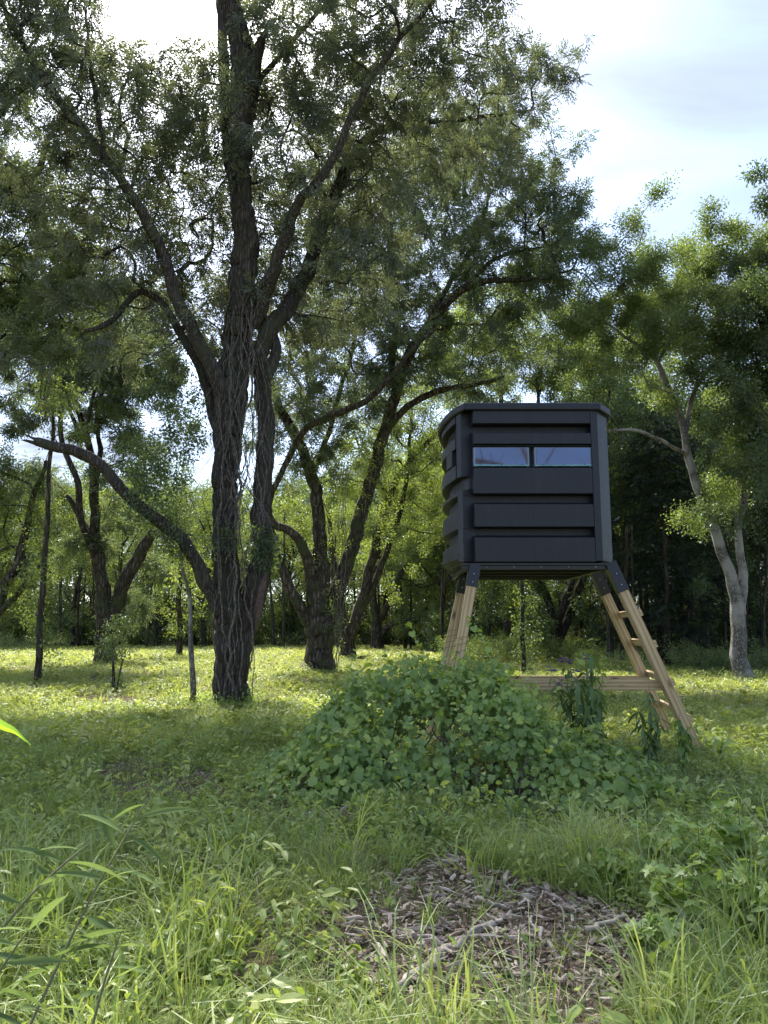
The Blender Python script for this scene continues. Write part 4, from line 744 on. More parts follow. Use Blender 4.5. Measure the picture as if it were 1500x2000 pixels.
# ================================================================== WOODS ROUND THE CLEARING
def wood_tree_variant(H, rad, coll, k, ns, mt, tint, seed, low=.22, scale=(1.6, 2.6)):
    g = np.random.default_rng(seed); rt = link(bpy.data.objects.new('woodland_tree', None)); mb = MB(); P0 = np.array([(0, 0, -.2), (g.uniform(-.3, .3), g.uniform(-.3, .3), H * .3), (g.uniform(-.7, .7), g.uniform(-.7, .7), H * .6), (g.uniform(-1, 1), g.uniform(-1, 1), H * .92)])
    P, r_ = catmull(P0, [.26, .18, .11, .02], .5); tube(mb, P, r_, 8, rough=.05); Ss = [P[len(P) // 4:]]
    for i in range(5):
        z0 = P[int(len(P) * (.3 + .1 * i))]; az = g.uniform(0, 6.28); L = rad * g.uniform(.6, 1); Q, q_ = catmull(np.array([z0, z0 + [math.cos(az) * L * .5, math.sin(az) * L * .5, L * .5], z0 + [math.cos(az) * L, math.sin(az) * L, L * 1.2]]), [.09, .06, .02], .5); tube(mb, Q, q_, 6); Ss.append(Q)
    part('trunk', mb.mesh('trunk', M_barkfar, smooth=True), rt)
    Nn = []
    for i in range(34):
        z = H * (low + (1 - low) * g.random() ** .8); rr = rad * (1 - .55 * abs((z / H - .55) / .5) ** 2); az = g.uniform(0, 6.28); q_ = rr * math.sqrt(g.random()); c = np.array([math.cos(az) * q_, math.sin(az) * q_, z]); Nn.append(c + g.normal(size=(4, 3)) * [.9, .9, .7])
    crown(rt, np.vstack(Ss), np.vstack(Nn), coll, k, ns, M_barkfar, (0, 0, 0), scale=scale, tint=tint, r0=.014, yellow=.02); return rt
VAR = {'light': [wood_tree_variant(13, 3.4, C_broad, 4, 520, None, (.45, 1.2), 1), wood_tree_variant(12, 3.0, C_light, 4, 560, None, (.4, 1.2), 2)],
       'mid': [wood_tree_variant(15, 3.4, C_broad, 4, 600, None, (.15, .8), 3), wood_tree_variant(16, 3.2, C_pecan2, 4, 520, None, (.1, .8), 4, low=.3)],
       'dark': [wood_tree_variant(17, 3.2, C_dark, 4, 600, None, (.1, .8), 5, low=.15), wood_tree_variant(15, 3.0, C_dark, 4, 560, None, (.1, 1.0), 6, low=.28)]}
used = set()
def place_wood(kind, x, y, s, rz, grp, lab):
    v = VAR[kind][rng.integers(0, len(VAR[kind]))]
    if v.name in used:
        r_ = v.copy(); link(r_)
        for ch in v.children: c = ch.copy(); link(c); c.parent = r_
    else: r_ = v; used.add(v.name)
    r_.location = (x, y, float(hz(x, y))); r_.rotation_euler = (0, 0, rz); r_.scale = (s,) * 3; tag(r_, lab, 'tree', grp)
def X_at(px, D): return (px - 750) / FPX * D * 1.02
g = random.Random(3)
for row, (D0, s0) in enumerate([(56, .86), (62, .92), (70, 1.0), (82, 1.15)]):
    px = -260
    while px < 860:
        D_ = D0 + g.uniform(-2, 2); place_wood('light' if row < 2 and g.random() < .75 else 'mid', X_at(px, D_), D_, s0 * g.uniform(.8, 1.1), g.uniform(0, 6.28), 'trees of the wood beyond the sunny clearing', 'leafy tree in the sunlit wood edge beyond the clearing, one of many'); px += 92 if row else 84
for row, (D0, s0) in enumerate([(46, 1.05), (52, 1.15), (60, 1.3), (72, 1.5)]):
    px = 860
    while px < 1260:
        D_ = D0 + g.uniform(-1.5, 2); place_wood(('light', 'mid')[g.random() < .5], X_at(px, D_), D_, s0 * g.uniform(.75, 1.0), g.uniform(0, 6.28), 'trees of the wood behind the cabin', 'tree in the mixed wood behind the black cabin, one of many'); px += 80
for row, (D0, s0) in enumerate([(34, .85), (40, 1.12), (47, 1.3), (56, 1.5), (68, 1.7)]):
    px = 1190
    while px < 1820:
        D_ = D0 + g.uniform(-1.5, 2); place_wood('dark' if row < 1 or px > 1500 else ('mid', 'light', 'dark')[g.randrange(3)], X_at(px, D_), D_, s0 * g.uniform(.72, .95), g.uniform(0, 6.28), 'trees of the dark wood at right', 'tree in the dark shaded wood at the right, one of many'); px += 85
# thin bare trunks one can make out at the dark edges
def bare_trunk(px, py, D_, wpx, top):
    bb = toward(px, py, D_); rt = tag(link(bpy.data.objects.new('slender_trunk', None)), 'slender dark trunk standing in the shade of the wood edge, one of many', 'tree', 'slender trunks in the wood edge'); rt.location = bb
    dx = g.uniform(-14, 14); limb_obj('trunk', rt, [(px, py + 3, D_, wpx), (px + dx * .4, (py + top) / 2, D_, wpx * .8), (px + dx, top, D_, wpx * .5)], M_barkfar if g.random() < .6 else M_bark2, bb, k=6, flute=0, seed=int(px), step=.8, wob=.05)
for i in range(58):
    px = g.uniform(20, 1180) if i < 34 else g.uniform(1180, 1500); D_ = g.uniform(50, 58) if px < 860 else g.uniform(40, 46) if px < 1190 else g.uniform(29, 36)
    v = at(px, 0, D_); elev = math.atan(CAMH / D_); py = 1000 + FPX * math.tan(PITCH + elev); bare_trunk(px, py, D_, g.uniform(4, 9) * (1.3 if px > 1180 else 1), g.uniform(1000, 1150))
# shrubs filling the floor of the woods
def band(name, coll, k, regs, lab_unused=None, tint=(.1, .9)):
    PP = []; SS = []
    for (p0, p1, D0, D1_, n, zmax, s0, s1) in regs:
        px = rng.uniform(p0, p1, n); D_ = rng.uniform(D0, D1_, n); x = X_at(px, D_); hh = zmax * (.55 + .45 * fn(x, D_, 2.0, .5)); z = hz(x, D_) + np.maximum(hh, .3) * rng.random(n) ** .8; PP.append(np.stack([x, D_, z], 1)); SS.append(rng.uniform(s0, s1, n))
    P = np.vstack(PP); n = len(P); rot = np.stack([rng.uniform(-1, 1, n), rng.uniform(-1.2, .4, n), rng.uniform(-3.14, 3.14, n)], 1)
    return scatter_obj(name, scatter_mesh(name, P, rot, np.concatenate(SS), rng.uniform(*tint, n), k), coll)
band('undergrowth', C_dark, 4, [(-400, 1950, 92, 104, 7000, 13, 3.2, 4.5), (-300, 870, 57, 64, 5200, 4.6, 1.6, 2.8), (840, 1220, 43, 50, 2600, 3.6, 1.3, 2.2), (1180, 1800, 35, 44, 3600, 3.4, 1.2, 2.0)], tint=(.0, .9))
band('undergrowth', C_broad, 4, [(-300, 870, 55, 62, 2600, 3.4, 1.4, 2.4), (840, 1220, 42, 47, 1800, 3.2, 1.2, 2.0), (1180, 1800, 34, 41, 2600, 3.4, 1.1, 1.9)], tint=(.0, .9))
band('shrubbery', C_light, 4, [(1290, 1700, 27, 33, 2200, 1.1, .8, 1.3), (860, 1290, 33, 42, 2200, 1.5, .8, 1.4), (-300, 160, 47, 55, 700, 1.6, 1.0, 1.7), (1120, 1260, 26, 32, 500, .9, .7, 1.1)], tint=(.2, 1.1))

# small black feeder barrel far down the clearing
d = gnd(778, 1268).y * .93; fb = toward(778, 1268, d); fe = empty('game_feeder', fb, 'small round-topped black barrel feeder far down the clearing past the pecan row', 'feeder')
mb = MB(); tube(mb, np.array([(0, 0, .45), (0, 0, .5), (0, 0, 1.15), (0, 0, 1.3), (0, 0, 1.38)]), [.2, .3, .3, .2, .05], 14); part('barrel', mb.mesh('barrel', M_steel), fe)
for a in range(3):
    mb = MB(); tube(mb, np.array([(.2 * math.cos(a * 2.1), .2 * math.sin(a * 2.1), .55), (.38 * math.cos(a * 2.1), .38 * math.sin(a * 2.1), -.05)]), [.025, .025], 6); part('leg', mb.mesh('leg', M_steel), fe)

# ================================================================== THE CABIN ON LEGS
CX, CY = 1.88, 10.60
cab = empty('hunting_cabin', (CX, CY, 0), 'black moulded plastic hunting cabin with two tinted front windows, raised on splayed lumber legs', 'hunting blind')
ORG = np.array([CX, CY, 0.0])
zf = lambda py, D=9.52: float(at(1000, py, D).z)
ZB, ZT = zf(1099, 9.56), zf(800, 9.50)
def side_pts(n=22, e_=0.0):       # from front-left corner round the left side to the back-left corner (relative plan)
    a = [(-.80, -1.04), (-.93 + e_ * .6, -.86)]
    for i in range(n + 1):
        t = i / n; y = -.86 + 1.72 * t; a.append((-.97 + e_ - .11 * math.sin(math.pi * t) - (0 if 0 < i < n else -.04), y))
    a.append((-.80, 1.04)); return a[:2] + a[3:-2] + [(-.93 + e_ * .6, .86), (-.80, 1.04)]
LS = side_pts(22, .085); MS = [(-x, y) for x, y in side_pts()]; RS = MS[::-1]
def offset(path, dist):
    P = np.array(path, float); T = np.gradient(P, axis=0); T /= np.linalg.norm(T, axis=1)[:, None]; Nn = np.stack([T[:, 1], -T[:, 0]], 1)
    c = CENTER_SIGN(P, Nn); return P + Nn * c[:, None] * dist
def CENTER_SIGN(P, Nn): return np.where((P * Nn).sum(1) > 0, 1.0, -1.0)
def arcres(path, a, b_, n):   # resample open path between fractions a..b
    P = np.array(path, float); s = np.concatenate([[0], np.cumsum(np.linalg.norm(np.diff(P, axis=0), axis=1))]); t = np.unique(np.concatenate([np.linspace(a, b_, n) * s[-1], [v for v in s if a * s[-1] < v < b_ * s[-1]]]))
    t = t[np.concatenate([[True], np.diff(t) > .004])]; return np.stack([np.interp(t, s, P[:, 0]), np.interp(t, s, P[:, 1])], 1)
# closed wall shell
ring = LS[::-1] + RS[::-1][0:0] + [(.80, -1.04)] + MS[1:]       # back-left -> front-left -> front-right -> back-right
ring = np.array(ring); nr = len(ring)
ring0 = ring.copy(); ring = offset(ring, -.035); ring[ring[:, 1] < -.9, 1] = np.maximum(ring[ring[:, 1] < -.9, 1], -.94)
zs = np.array([ZB, ZB + .02, (ZB + ZT) / 2, ZT + .02]); sh = [0.97, 1, 1, 1]
V = np.vstack([np.column_stack([ring * s_, np.full(nr, z_)]) for z_, s_ in zip(zs, sh)]); q = [(i * nr + j, i * nr + (j + 1) % nr, (i + 1) * nr + (j + 1) % nr, (i + 1) * nr + j) for i in range(3) for j in range(nr)]
V = np.vstack([V, [[0, 0, ZB]], [[0, 0, ZT + .02]]]); t = [(j, len(V) - 2, (j + 1) % nr) for j in range(nr)] + [(3 * nr + j, 3 * nr + (j + 1) % nr, len(V) - 1) for j in range(nr)]
mb = MB(); mb.add(V[:, :3], q, t); part('wall', mb.mesh('wall', M_plastic), cab)
def bevel(o, w=.008, seg=2):
    md = o.modifiers.new('bevel', 'BEVEL'); md.width = w; md.segments = seg; md.limit_method = 'ANGLE'; md.angle_limit = R(35); return o
def panel(path, z0, z1, proud=.055, slope=.035, endt=.02, name='wall_panel', label=None, under=.006, sink=.12, ends=(1, 1)):
    P = np.array(path); n = len(P); A = offset(P, -sink); B = offset(P, proud); 
    d0 = unit(P[1] - P[0]) * endt * ends[0]; d1 = unit(P[-1] - P[-2]) * endt * ends[1]; B[0] += d0; B[-1] -= d1
    L = [np.column_stack([A, np.full(n, z0)]), np.column_stack([B, np.full(n, z0 + under)]), np.column_stack([B, np.full(n, z1 - slope)]), np.column_stack([A, np.full(n, z1)])]
    V = np.vstack(L); q = [(r * n + j, r * n + j + 1, (r + 1) % 4 * n + j + 1, (r + 1) % 4 * n + j) for r in range(4) for j in range(n - 1)] + [(0, n, 2 * n, 3 * n), (3 * n + n - 1, 2 * n + n - 1, n + n - 1, n - 1)]
    mb = MB(); mb.add(V, q); o_ = part(name, mb.mesh(name, M_plastic), cab, label); bm = bmesh.new(); bm.from_mesh(o_.data); bmesh.ops.recalc_face_normals(bm, faces=bm.faces); bm.to_mesh(o_.data); bm.free(); return bevel(o_)
xf0, xf1, xs_ = -.765, .745, -.012
def fx(px, D=9.5): return (px - 750) / FPX * D * 1.0
def front(a, b_): return [(a, -1.04), ((a + b_) / 2, -1.04), (b_, -1.04)]
rows = [(828, 799, .012), (868, 839, .045), (965, 911.5, .012), (1030, 977, .05), (1098.5, 1042, .05)]
for lo, hi, sl_ in rows:
    panel(front(xf0, xf1), zf(lo, 9.505), zf(hi, 9.505), proud=.055, slope=sl_, ends=(1, 0))
    mb = MB(); z0_, z1_ = zf(lo, 9.505) + .012, zf(hi, 9.505) - sl_ - .006; box(mb, (xs_, -1.0945, (z0_ + z1_) / 2), (.003, .0022, (z1_ - z0_) / 2)); part('mould_seam', mb.mesh('mould_seam', M_plastic), cab)
# right pillar wrapping the corner and the right side wall
panel([(xf1 + .002, -1.04)] + [tuple(v) for v in arcres(RS[::-1], 0, .16, 4)], ZB + .012, ZT + .01, proud=.057, slope=.004, ends=(0, 1), name='corner_pillar')
for lo, hi in ((965, 800), (1030, 977), (1098, 1042)): panel(arcres(RS[::-1], .2, .98, 10), zf(lo, 9.7), zf(hi, 9.7), proud=.05, slope=.03)
# left side: upper bulged wall with window openings, lower ribs
LSp = LS
panel(arcres(LSp, .03, .115, 3), zf(933, 9.65), ZT + .01, proud=.062, slope=.004, name='corner_pillar', endt=.03)
panel(arcres(LSp, .117, .90, 12), zf(829, 9.8), ZT + .01, proud=.062, slope=.004, ends=(0, 1))
panel(arcres(LSp, .117, .90, 12), zf(879, 9.8), zf(857, 9.8), proud=.062, slope=.004, ends=(0, 1))
panel(arcres(LSp, .117, .90, 12), zf(933, 9.65), zf(909, 9.8), proud=.062, slope=.004, ends=(0, 1))
panel(arcres(LSp, .17, .3, 3), zf(909, 9.8), zf(879, 9.8), proud=.0745, slope=0, under=0, ends=(0, 0), name='window_post')
for a, b_, lo, hi in ((.02, .90, 975, 951), (.02, .90, 1040, 988), (.02, .90, 1099, 1052)): panel(arcres(LSp, a, b_, 14), zf(lo, 9.65), zf(hi, 9.65), proud=.06, slope=.07, under=.05)
panel(arcres(LSp, .02, .10, 3), zf(1098, 9.65), zf(952, 9.65), proud=.0615, slope=.05, name='corner_pillar', endt=.03)
# side windows (lower pane tinted, upper slot closed by a dark sheet)
def side_pane(a, b_, lo, hi):
    P = offset(arcres(LSp, a, b_, 8), -.02); n = len(P); z0, z1 = zf(lo, 9.8), zf(hi, 9.8); V = np.vstack([np.column_stack([P, np.full(n, z0)]), np.column_stack([P, np.full(n, z1)]), np.column_stack([offset(P, -.03), np.full(n, z1)]), np.column_stack([offset(P, -.03), np.full(n, z0)])])
    mb = MB(); mb.add(V, [(r * n + j, r * n + j + 1, (r + 1) % 4 * n + j + 1, (r + 1) % 4 * n + j) for r in range(4) for j in range(n - 1)]); return part('window', mb.mesh('window', M_pane), cab)
side_pane(.31, .88, 908, 880); side_pane(.17, .88, 856, 830).data.materials[0] = M_gap  # near-black on the upper sheet paints the dark of the recess
# back wall ribs
for lo, hi in ((965, 800), (1030, 977), (1098, 1042)): panel([(-.78, 1.04), (0, 1.04), (.78, 1.04)], zf(lo, 9.5), zf(hi, 9.5), proud=.05)
# front windows
for i, (pa, pb) in enumerate(((928, 1038), (1048.5, 1162))):
    xa, xb = fx(pa, 9.53) * 1.008 - CX, fx(pb, 9.53) * 1.008 - CX; z0, z1 = zf(910, 9.53), zf(873.5, 9.53)
    mb = MB(); box(mb, ((xa + xb) / 2, -1.0, (z0 + z1) / 2), ((xb - xa) / 2, .059, (z1 - z0) / 2)); wn = part('window', mb.mesh('window', M_paneedge), cab)
    mb = MB(); zc_ = (z0 + z1) / 2; rt_ = Euler((R(-2.0), 0, R(.6 if i else -.5))).to_matrix(); box(mb, ((xa + xb) / 2, -1.064, zc_ + .006), ((xb - xa) / 2 - .022, .004, (z1 - z0) / 2 - .014), rt_); part('pane', mb.mesh('pane', M_pane), wn)
    mb = MB(); box(mb, ((xa + xb) / 2, -1.0635, z0 + .012), ((xb - xa) / 2 - .004, .0055, .011)); part('rail', mb.mesh('rail', M_rail), wn)
    for k_ in range(3):
        mb = MB(); xk = xa + (xb - xa) * (.13 + .37 * k_); tube(mb, np.array([(xk, -1.064, z0 + .022), (xk, -1.074, z0 + .022)]), [.008, .007], 8); part('screw', mb.mesh('screw', M_screwd), wn)
    for k_ in range(4):
        mb = MB(); xk = xa + (xb - xa) * (.03 + .31 * k_); tube(mb, np.array([(xk, -1.094, z0 - .012), (xk, -1.102, z0 - .012)]), [.006, .005], 6); part('screw', mb.mesh('screw', M_screw), wn)
# vertical post between windows is the wall itself; near-black strip paints the shadow under the header
mb = MB(); box(mb, ((xf0 + xf1) / 2, -1.062, zf(870, 9.5)), ((xf1 - xf0) / 2, .018, .006)); part('header_shade', mb.mesh('header_shade', M_gap), cab)
# roof: rimmed cap, slightly domed
RP = np.vstack([np.array(LS)[::-1], [(.80, -1.04)], MS[1:]]); nr = len(RP)
def scaled(o_): c = np.linalg.norm(RP, axis=1)[:, None]; return RP * (1 + o_ / c)
zr0, zr1 = zf(800, 9.44), zf(784.5, 9.44)
lv = [(.02, zr0 + .03), (.085, zr0 + .0), (.115, zr0 + .012), (.118, zr1 - .02), (.10, zr1), (-.25, zr1 + .045), (-.6, zr1 + .075), (-.9, zr1 + .085)]
V = np.vstack([np.column_stack([scaled(o_), np.full(nr, z_)]) for o_, z_ in lv] + [np.array([[0, 0, zr0 + .03], [0, 0, zr1 + .09]])]); nl = len(lv)
q = [(i * nr + j, i * nr + (j + 1) % nr, (i + 1) * nr + (j + 1) % nr, (i + 1) * nr + j) for i in range(nl - 1) for j in range(nr)]; t = [(j, nl * nr, (j + 1) % nr) for j in range(nr)] + [((nl - 1) * nr + j, (nl - 1) * nr + (j + 1) % nr, nl * nr + 1) for j in range(nr)]
mb = MB(); mb.add(V, q, t); bevel(part('roof', mb.mesh('roof', M_plastic), cab), .01)
# floor deck and steel frame
mb = MB(); box(mb, (0, 0, ZB - .012), (.86, .98, .012)); part('floor_deck', mb.mesh('floor_deck', M_gap), cab)
for y_ in (-.99, -.45, .1, .6, .99):
    mb = MB(); box(mb, (.02, y_, ZB - .055), (.93 if abs(y_) > .9 else .80, .022, .028)); o_ = part('floor_beam', mb.mesh('floor_beam', M_steel), cab); bevel(o_, .004)
for x_ in (-.84, .88):
    mb = MB(); box(mb, (x_, 0, ZB - .056), (.022, .965, .027)); part('floor_beam', mb.mesh('floor_beam', M_steel), cab)
mb = MB(); box(mb, (.03, -1.045, ZB - .018), (.95, .012, .012)); part('edge_trim', mb.mesh('edge_trim', M_steel), cab)
for k_ in range(5):
    mb = MB(); tube(mb, np.array([(-.6 + .34 * k_, -1.012, ZB - .05), (-.6 + .34 * k_, -1.022, ZB - .05)]), [.011, .009], 7); part('bolt', mb.mesh('bolt', M_screw), cab)
# legs: lumber posts in steel sleeves
def beam(name, a, b_, w_, h_, mt, parent, up=(0, 1, 0), label=None, bev=.005):
    a = np.array(a, float) - ORG; b_ = np.array(b_, float) - ORG; x = unit(b_ - a); u = np.array(up, float); y = unit(u - x * u.dot(x)); z = np.cross(x, y); L = np.linalg.norm(b_ - a)
    mb = MB(); n = 6; V = []
    for k_ in range(n + 1): V += [(L * (k_ / n - .5), sy * w_ / 2, sz * h_ / 2) for sy, sz in ((-1, -1), (1, -1), (1, 1), (-1, 1))]
    q = [(4 * k_ + j, 4 * k_ + (j + 1) % 4, 4 * k_ + 4 + (j + 1) % 4, 4 * k_ + 4 + j) for k_ in range(n) for j in range(4)] + [(3, 2, 1, 0), (4 * n, 4 * n + 1, 4 * n + 2, 4 * n + 3)]
    mb.add(V, q); o_ = part(name, mb.mesh(name, mt), parent, label); M_ = Matrix(((x[0], y[0], z[0]), (x[1], y[1], z[1]), (x[2], y[2], z[2]))).to_4x4(); M_.translation = Vector((a + b_) / 2); o_.matrix_local = M_; bevel(o_, bev); return o_
LEG = {}
for nm, (p0, p1, pw) in dict(fl=((927, 1108, 9.58), (857, 1481, 9.28), (921, 1147)), fr=((1192, 1103, 9.62), (1374, 1477, 9.34), (1219, 1156)), rl=((908, 1118, 11.0), (836, 1440, 11.3), (898, 1158)), rr=((1162, 1118, 11.0), (1316, 1437, 11.35), (1181, 1160))).items():
    a, b_ = np.array(at(*p0)), np.array(at(*p1)); b_[2] = -.12 if False else b_[2] - .1; dv = b_ - a; tw = (a[2] - at(pw[0], pw[1], p0[2]).z) / (a[2] - b_[2])
    LEG[nm] = (a, b_); leg = beam('leg', a + dv * (tw - .06), b_, .118, .118, M_wood, cab)
    sl2 = beam('leg_bracket', a - dv * .01, a + dv * tw, .138, .138, M_steel, cab, bev=.003)
    for k_ in range(2):
        c = a + dv * (tw * (.35 + .4 * k_)) - ORG; mb = MB(); tube(mb, np.array([c + [0, -.07, 0], c + [0, -.081, 0]]), [.009, .007], 6); part('bolt', mb.mesh('bolt', M_screw), cab)
def on(nm, z): a, b_ = LEG[nm]; t = (a[2] - z) / (a[2] - b_[2]); return a + (b_ - a) * t
zb_ = .84
for f_, r_, y_ in (('fl', 'fr', .081), ('rl', 'rr', -.081)):
    zb2 = zb_ - (.05 if f_ == 'rl' else 0); A_, B_ = on(f_, zb2), on(r_, zb2); A_[1] += y_; B_[1] += y_; A_[0] -= .06; B_[0] += .02 ; beam('brace', A_, B_, .04, .13, M_wood, cab)
# ladder treads between the two right legs
for py in (1200, 1262, 1335, 1407):
    a, b_ = LEG['fr']; z_ = None
    for t in np.linspace(0, 1, 400):
        c = a + (b_ - a) * t; e = 1000 - FPX * ((c[2] - CAMH) * cp - c[1] * sp_) / (c[1] * cp + (c[2] - CAMH) * sp_)
        if e > py: z_ = c[2]; break
    A_, B_ = on('fr', z_), on('rr', z_); dirx = unit(b_ - a); nrm_ = np.array([-dirx[2], 0, dirx[0]]); nrm_ = nrm_ if nrm_[0] > 0 else -nrm_
    A_ = A_ + nrm_ * .0805; B_ = B_ + nrm_ * .0805; ex = unit(A_ - B_) * .06; beam('ladder_tread', A_ + ex, B_ - ex, .089, .04, M_wood, cab, up=tuple(dirx), label='splintered ladder tread' if py == 1262 else None)
    for e_, s_ in ((A_, -1), (B_, 1)): pass

bt = empty('bare_tree', (8.0, -7.0, float(hz(8.0, -7.0))), 'bare snag mirrored in the right-hand cabin window, standing behind the viewer', 'tree')
def rbranch(P0, dv, L, r0, dep, g):
    n = 6; P = [np.array(P0, float)]; d_ = unit(dv)
    for k_ in range(n): d_ = unit(d_ + np.array([g.uniform(-.3, .3), g.uniform(-.3, .3), g.uniform(-.15, .15)])); P.append(P[-1] + d_ * L / n)
    mb = MB(); tube(mb, *catmull(np.array(P), np.linspace(r0, r0 * .3, n + 1), .3), 7); part('trunk' if dep == 0 else 'limb', mb.mesh('limb', M_redwood, smooth=True), bt)
    if dep < 3:
        for k_ in range(2, n + 1):
            for _ in range(1 if dep else 2): rbranch(P[k_], d_ + np.array([g.uniform(-1.6, .8), g.uniform(-.6, .6), g.uniform(-.5, .5)]), L * .55, r0 * .38, dep + 1 if dep else 1, g) if g.random() < (.9, .55, .35)[dep] else None
rbranch((0, 0, 0), (-.02, 0, 1), 9.5, .24, 0, random.Random(4))

# ================================================================== VINE MOUND
XH = [-1.35, -.95, -.8, -.53, -.27, .05, .37, .59, 1.06, 1.38, 1.54, 1.86, 2.2, 2.55, 2.9]; HH = [.12, .24, .44, .76, .98, 1.08, 1.16, 1.28, 1.25, 1.02, .74, .46, .34, .2, .02]
def mound(x, y):
    H = np.interp(x, XH, HH); y0 = 6.45 + .35 * np.sin(1.7 * x + .5) + .2 * np.abs(x - .9) ** 1.5; t = np.clip((y - y0) / 1.5, 0, 1); f_ = np.sin(t * np.pi / 2) ** .8; bk = np.clip((9.35 - y) / .8, 0, 1) ** .5
    return H * f_ * bk * (1 + .17 * fn(x, y, 1.3, 2.4) + .12 * fn(x, y, 4.3, 6.0))
vb = empty('vine_mound', (.9, 7.9, float(hz(.9, 7.9))), 'leafy mound of wild grape vines smothering the left cabin legs', 'bush'); VO = np.array(vb.location)
n = 60000; x = rng.uniform(-1.3, 2.9, n); y = rng.uniform(6.3, 9.2, n); h = mound(x, y); e = .03; gx = (mound(x + e, y) - mound(x - e, y)) / (2 * e); gy = (mound(x, y + e) - mound(x, y - e)) / (2 * e)
sl_ = np.sqrt(1 + gx ** 2 + gy ** 2); keep = (h > .05) & (rng.random(n) < sl_ / 3.0) & (rng.random(n) < np.clip(.5 + .75 * fn(x, y + h, 4.0, 2.6), .12, 1)); x, y, h, gx, gy = x[keep], y[keep], h[keep], gx[keep], gy[keep]; n = len(x)
dep = rng.random(n) ** 1.8 * np.minimum(.4, h); nn = np.stack([-gx, -gy, np.ones(n)], 1); nn /= np.linalg.norm(nn, axis=1)[:, None]
P = np.stack([x, y, h + hz(x, y)], 1) - nn * dep[:, None] + rng.normal(size=(n, 3)) * .03; P[:, 2] = np.maximum(P[:, 2], hz(x, y) + .01)
nn = nn * .8 + rng.normal(size=(n, 3)) * .38 + np.array([0, -.25, .25]); nn /= np.linalg.norm(nn, axis=1)[:, None]
dn = np.array([0, -.3, -1.0]) + rng.normal(size=(n, 3)) * .55; dn -= nn * (dn * nn).sum(1)[:, None]; dn /= np.linalg.norm(dn, axis=1)[:, None]
def basis_euler(xa, za):
    ya = np.cross(za, xa); return np.array([Matrix(((a[0], b_[0], c[0]), (a[1], b_[1], c[1]), (a[2], b_[2], c[2]))).to_euler() for a, b_, c in zip(xa, ya, za)])
E = basis_euler(dn, nn); S_ = rng.uniform(.4, 1.05, n) * (1 + .3 * np.clip(fn(x, y - h, 2.6, 1.4), -1, 1)) * (1 - .25 * (fn(x, y, 7, 1.5) > .3)); topness = P[:, 2] / 1.3
ti = .12 + .6 * rng.random(n) ** 1.4 + .4 * np.clip(fn(x, y + h, 9, 2.0), -.4, 1) + np.where(rng.random(n) < .06, .5, 0)
front_ = np.argsort(dep + .12 * (y - 6.5) - .15 * S_)[:300]; mask = np.ones(n, bool); mask[front_] = False
scatter_obj('foliage', scatter_mesh('foliage', P[mask] - VO, E[mask], S_[mask], ti[mask], 4), C_vine, vb)
shm = MB(); SP = []
for i in range(110):      # loose shoots standing out of the mound
    x0, y0 = random.uniform(-.9, 2.3), random.uniform(6.7, 9.0); q0 = np.array([x0, y0, float(mound(x0, y0)) - .05]); d_ = np.array([random.uniform(-.6, .6), random.uniform(-.6, .3), random.uniform(.6, 1.0)]); L = random.uniform(.18, .5)
    Q, r_ = catmull(np.array([q0, q0 + d_ * L * .6, q0 + d_ * L + [0, 0, -.04]]), [.003, .002, .001], .05); tube(shm, Q - VO, r_, 3, cap=False)
    for q_ in Q[1:]: SP.append(q_)
part('shoots', shm.mesh('shoots', M_stem), vb, None, 'stuff'); SP = np.array(SP); m_ = len(SP)
scatter_obj('shoot_leaves', scatter_mesh('shoot_leaves', SP - VO, np.stack([rng.uniform(-.6, .6, m_), rng.uniform(-.3, .9, m_), rng.uniform(-3.1, 3.1, m_)], 1), rng.uniform(.35, .85, m_), rng.uniform(.3, 1.2, m_), 4), C_vine, vb)
vme = [outline_leaf('leaf', LOBED, .1 * s, .1 * s, M_vine_o, c, d_) for s, c, d_ in ((1, .1, .1), (.85, .16, .2), (1.15, .12, .15))]
for i in front_: o_ = part('leaf', vme[int(rng.integers(3))], vb); o_.location = P[i] - VO; o_.rotation_euler = E[i]; o_.scale = (S_[i],) * 3
mb = MB(); g = random.Random(12)
for i in range(70):
    x0, y0 = g.uniform(-.7, 2.4), g.uniform(6.9, 8.9); Q = [(x0, y0, .0)]; 
    for k_ in range(5): x0 += g.uniform(-.22, .22); y0 += g.uniform(-.25, .1); Q.append((x0, y0, float(mound(x0, y0)) * (k_ + 1) / 5.5 + .02))
    tube(mb, *catmull(np.array(Q) - VO, np.linspace(.009, .003, 6), .12), 4, cap=False)
part('stems', mb.mesh('stems', M_vinebark), vb, None, 'stuff')
# tendrils wound round the left legs
mb = MB()
for nm, z0, z1 in (('fl', 1.1, 1.42), ('rl', 1.2, 1.5)):
    Q = [on(nm, z0 + (z1 - z0) * t / 30) - VO + np.array([.09 * math.cos(t * .8), .09 * math.sin(t * .8), 0]) for t in range(31)]; tube(mb, np.array(Q), np.full(31, .0025), 4, cap=False)
part('tendrils', mb.mesh('tendrils', M_vinebark), vb, None, 'stuff')

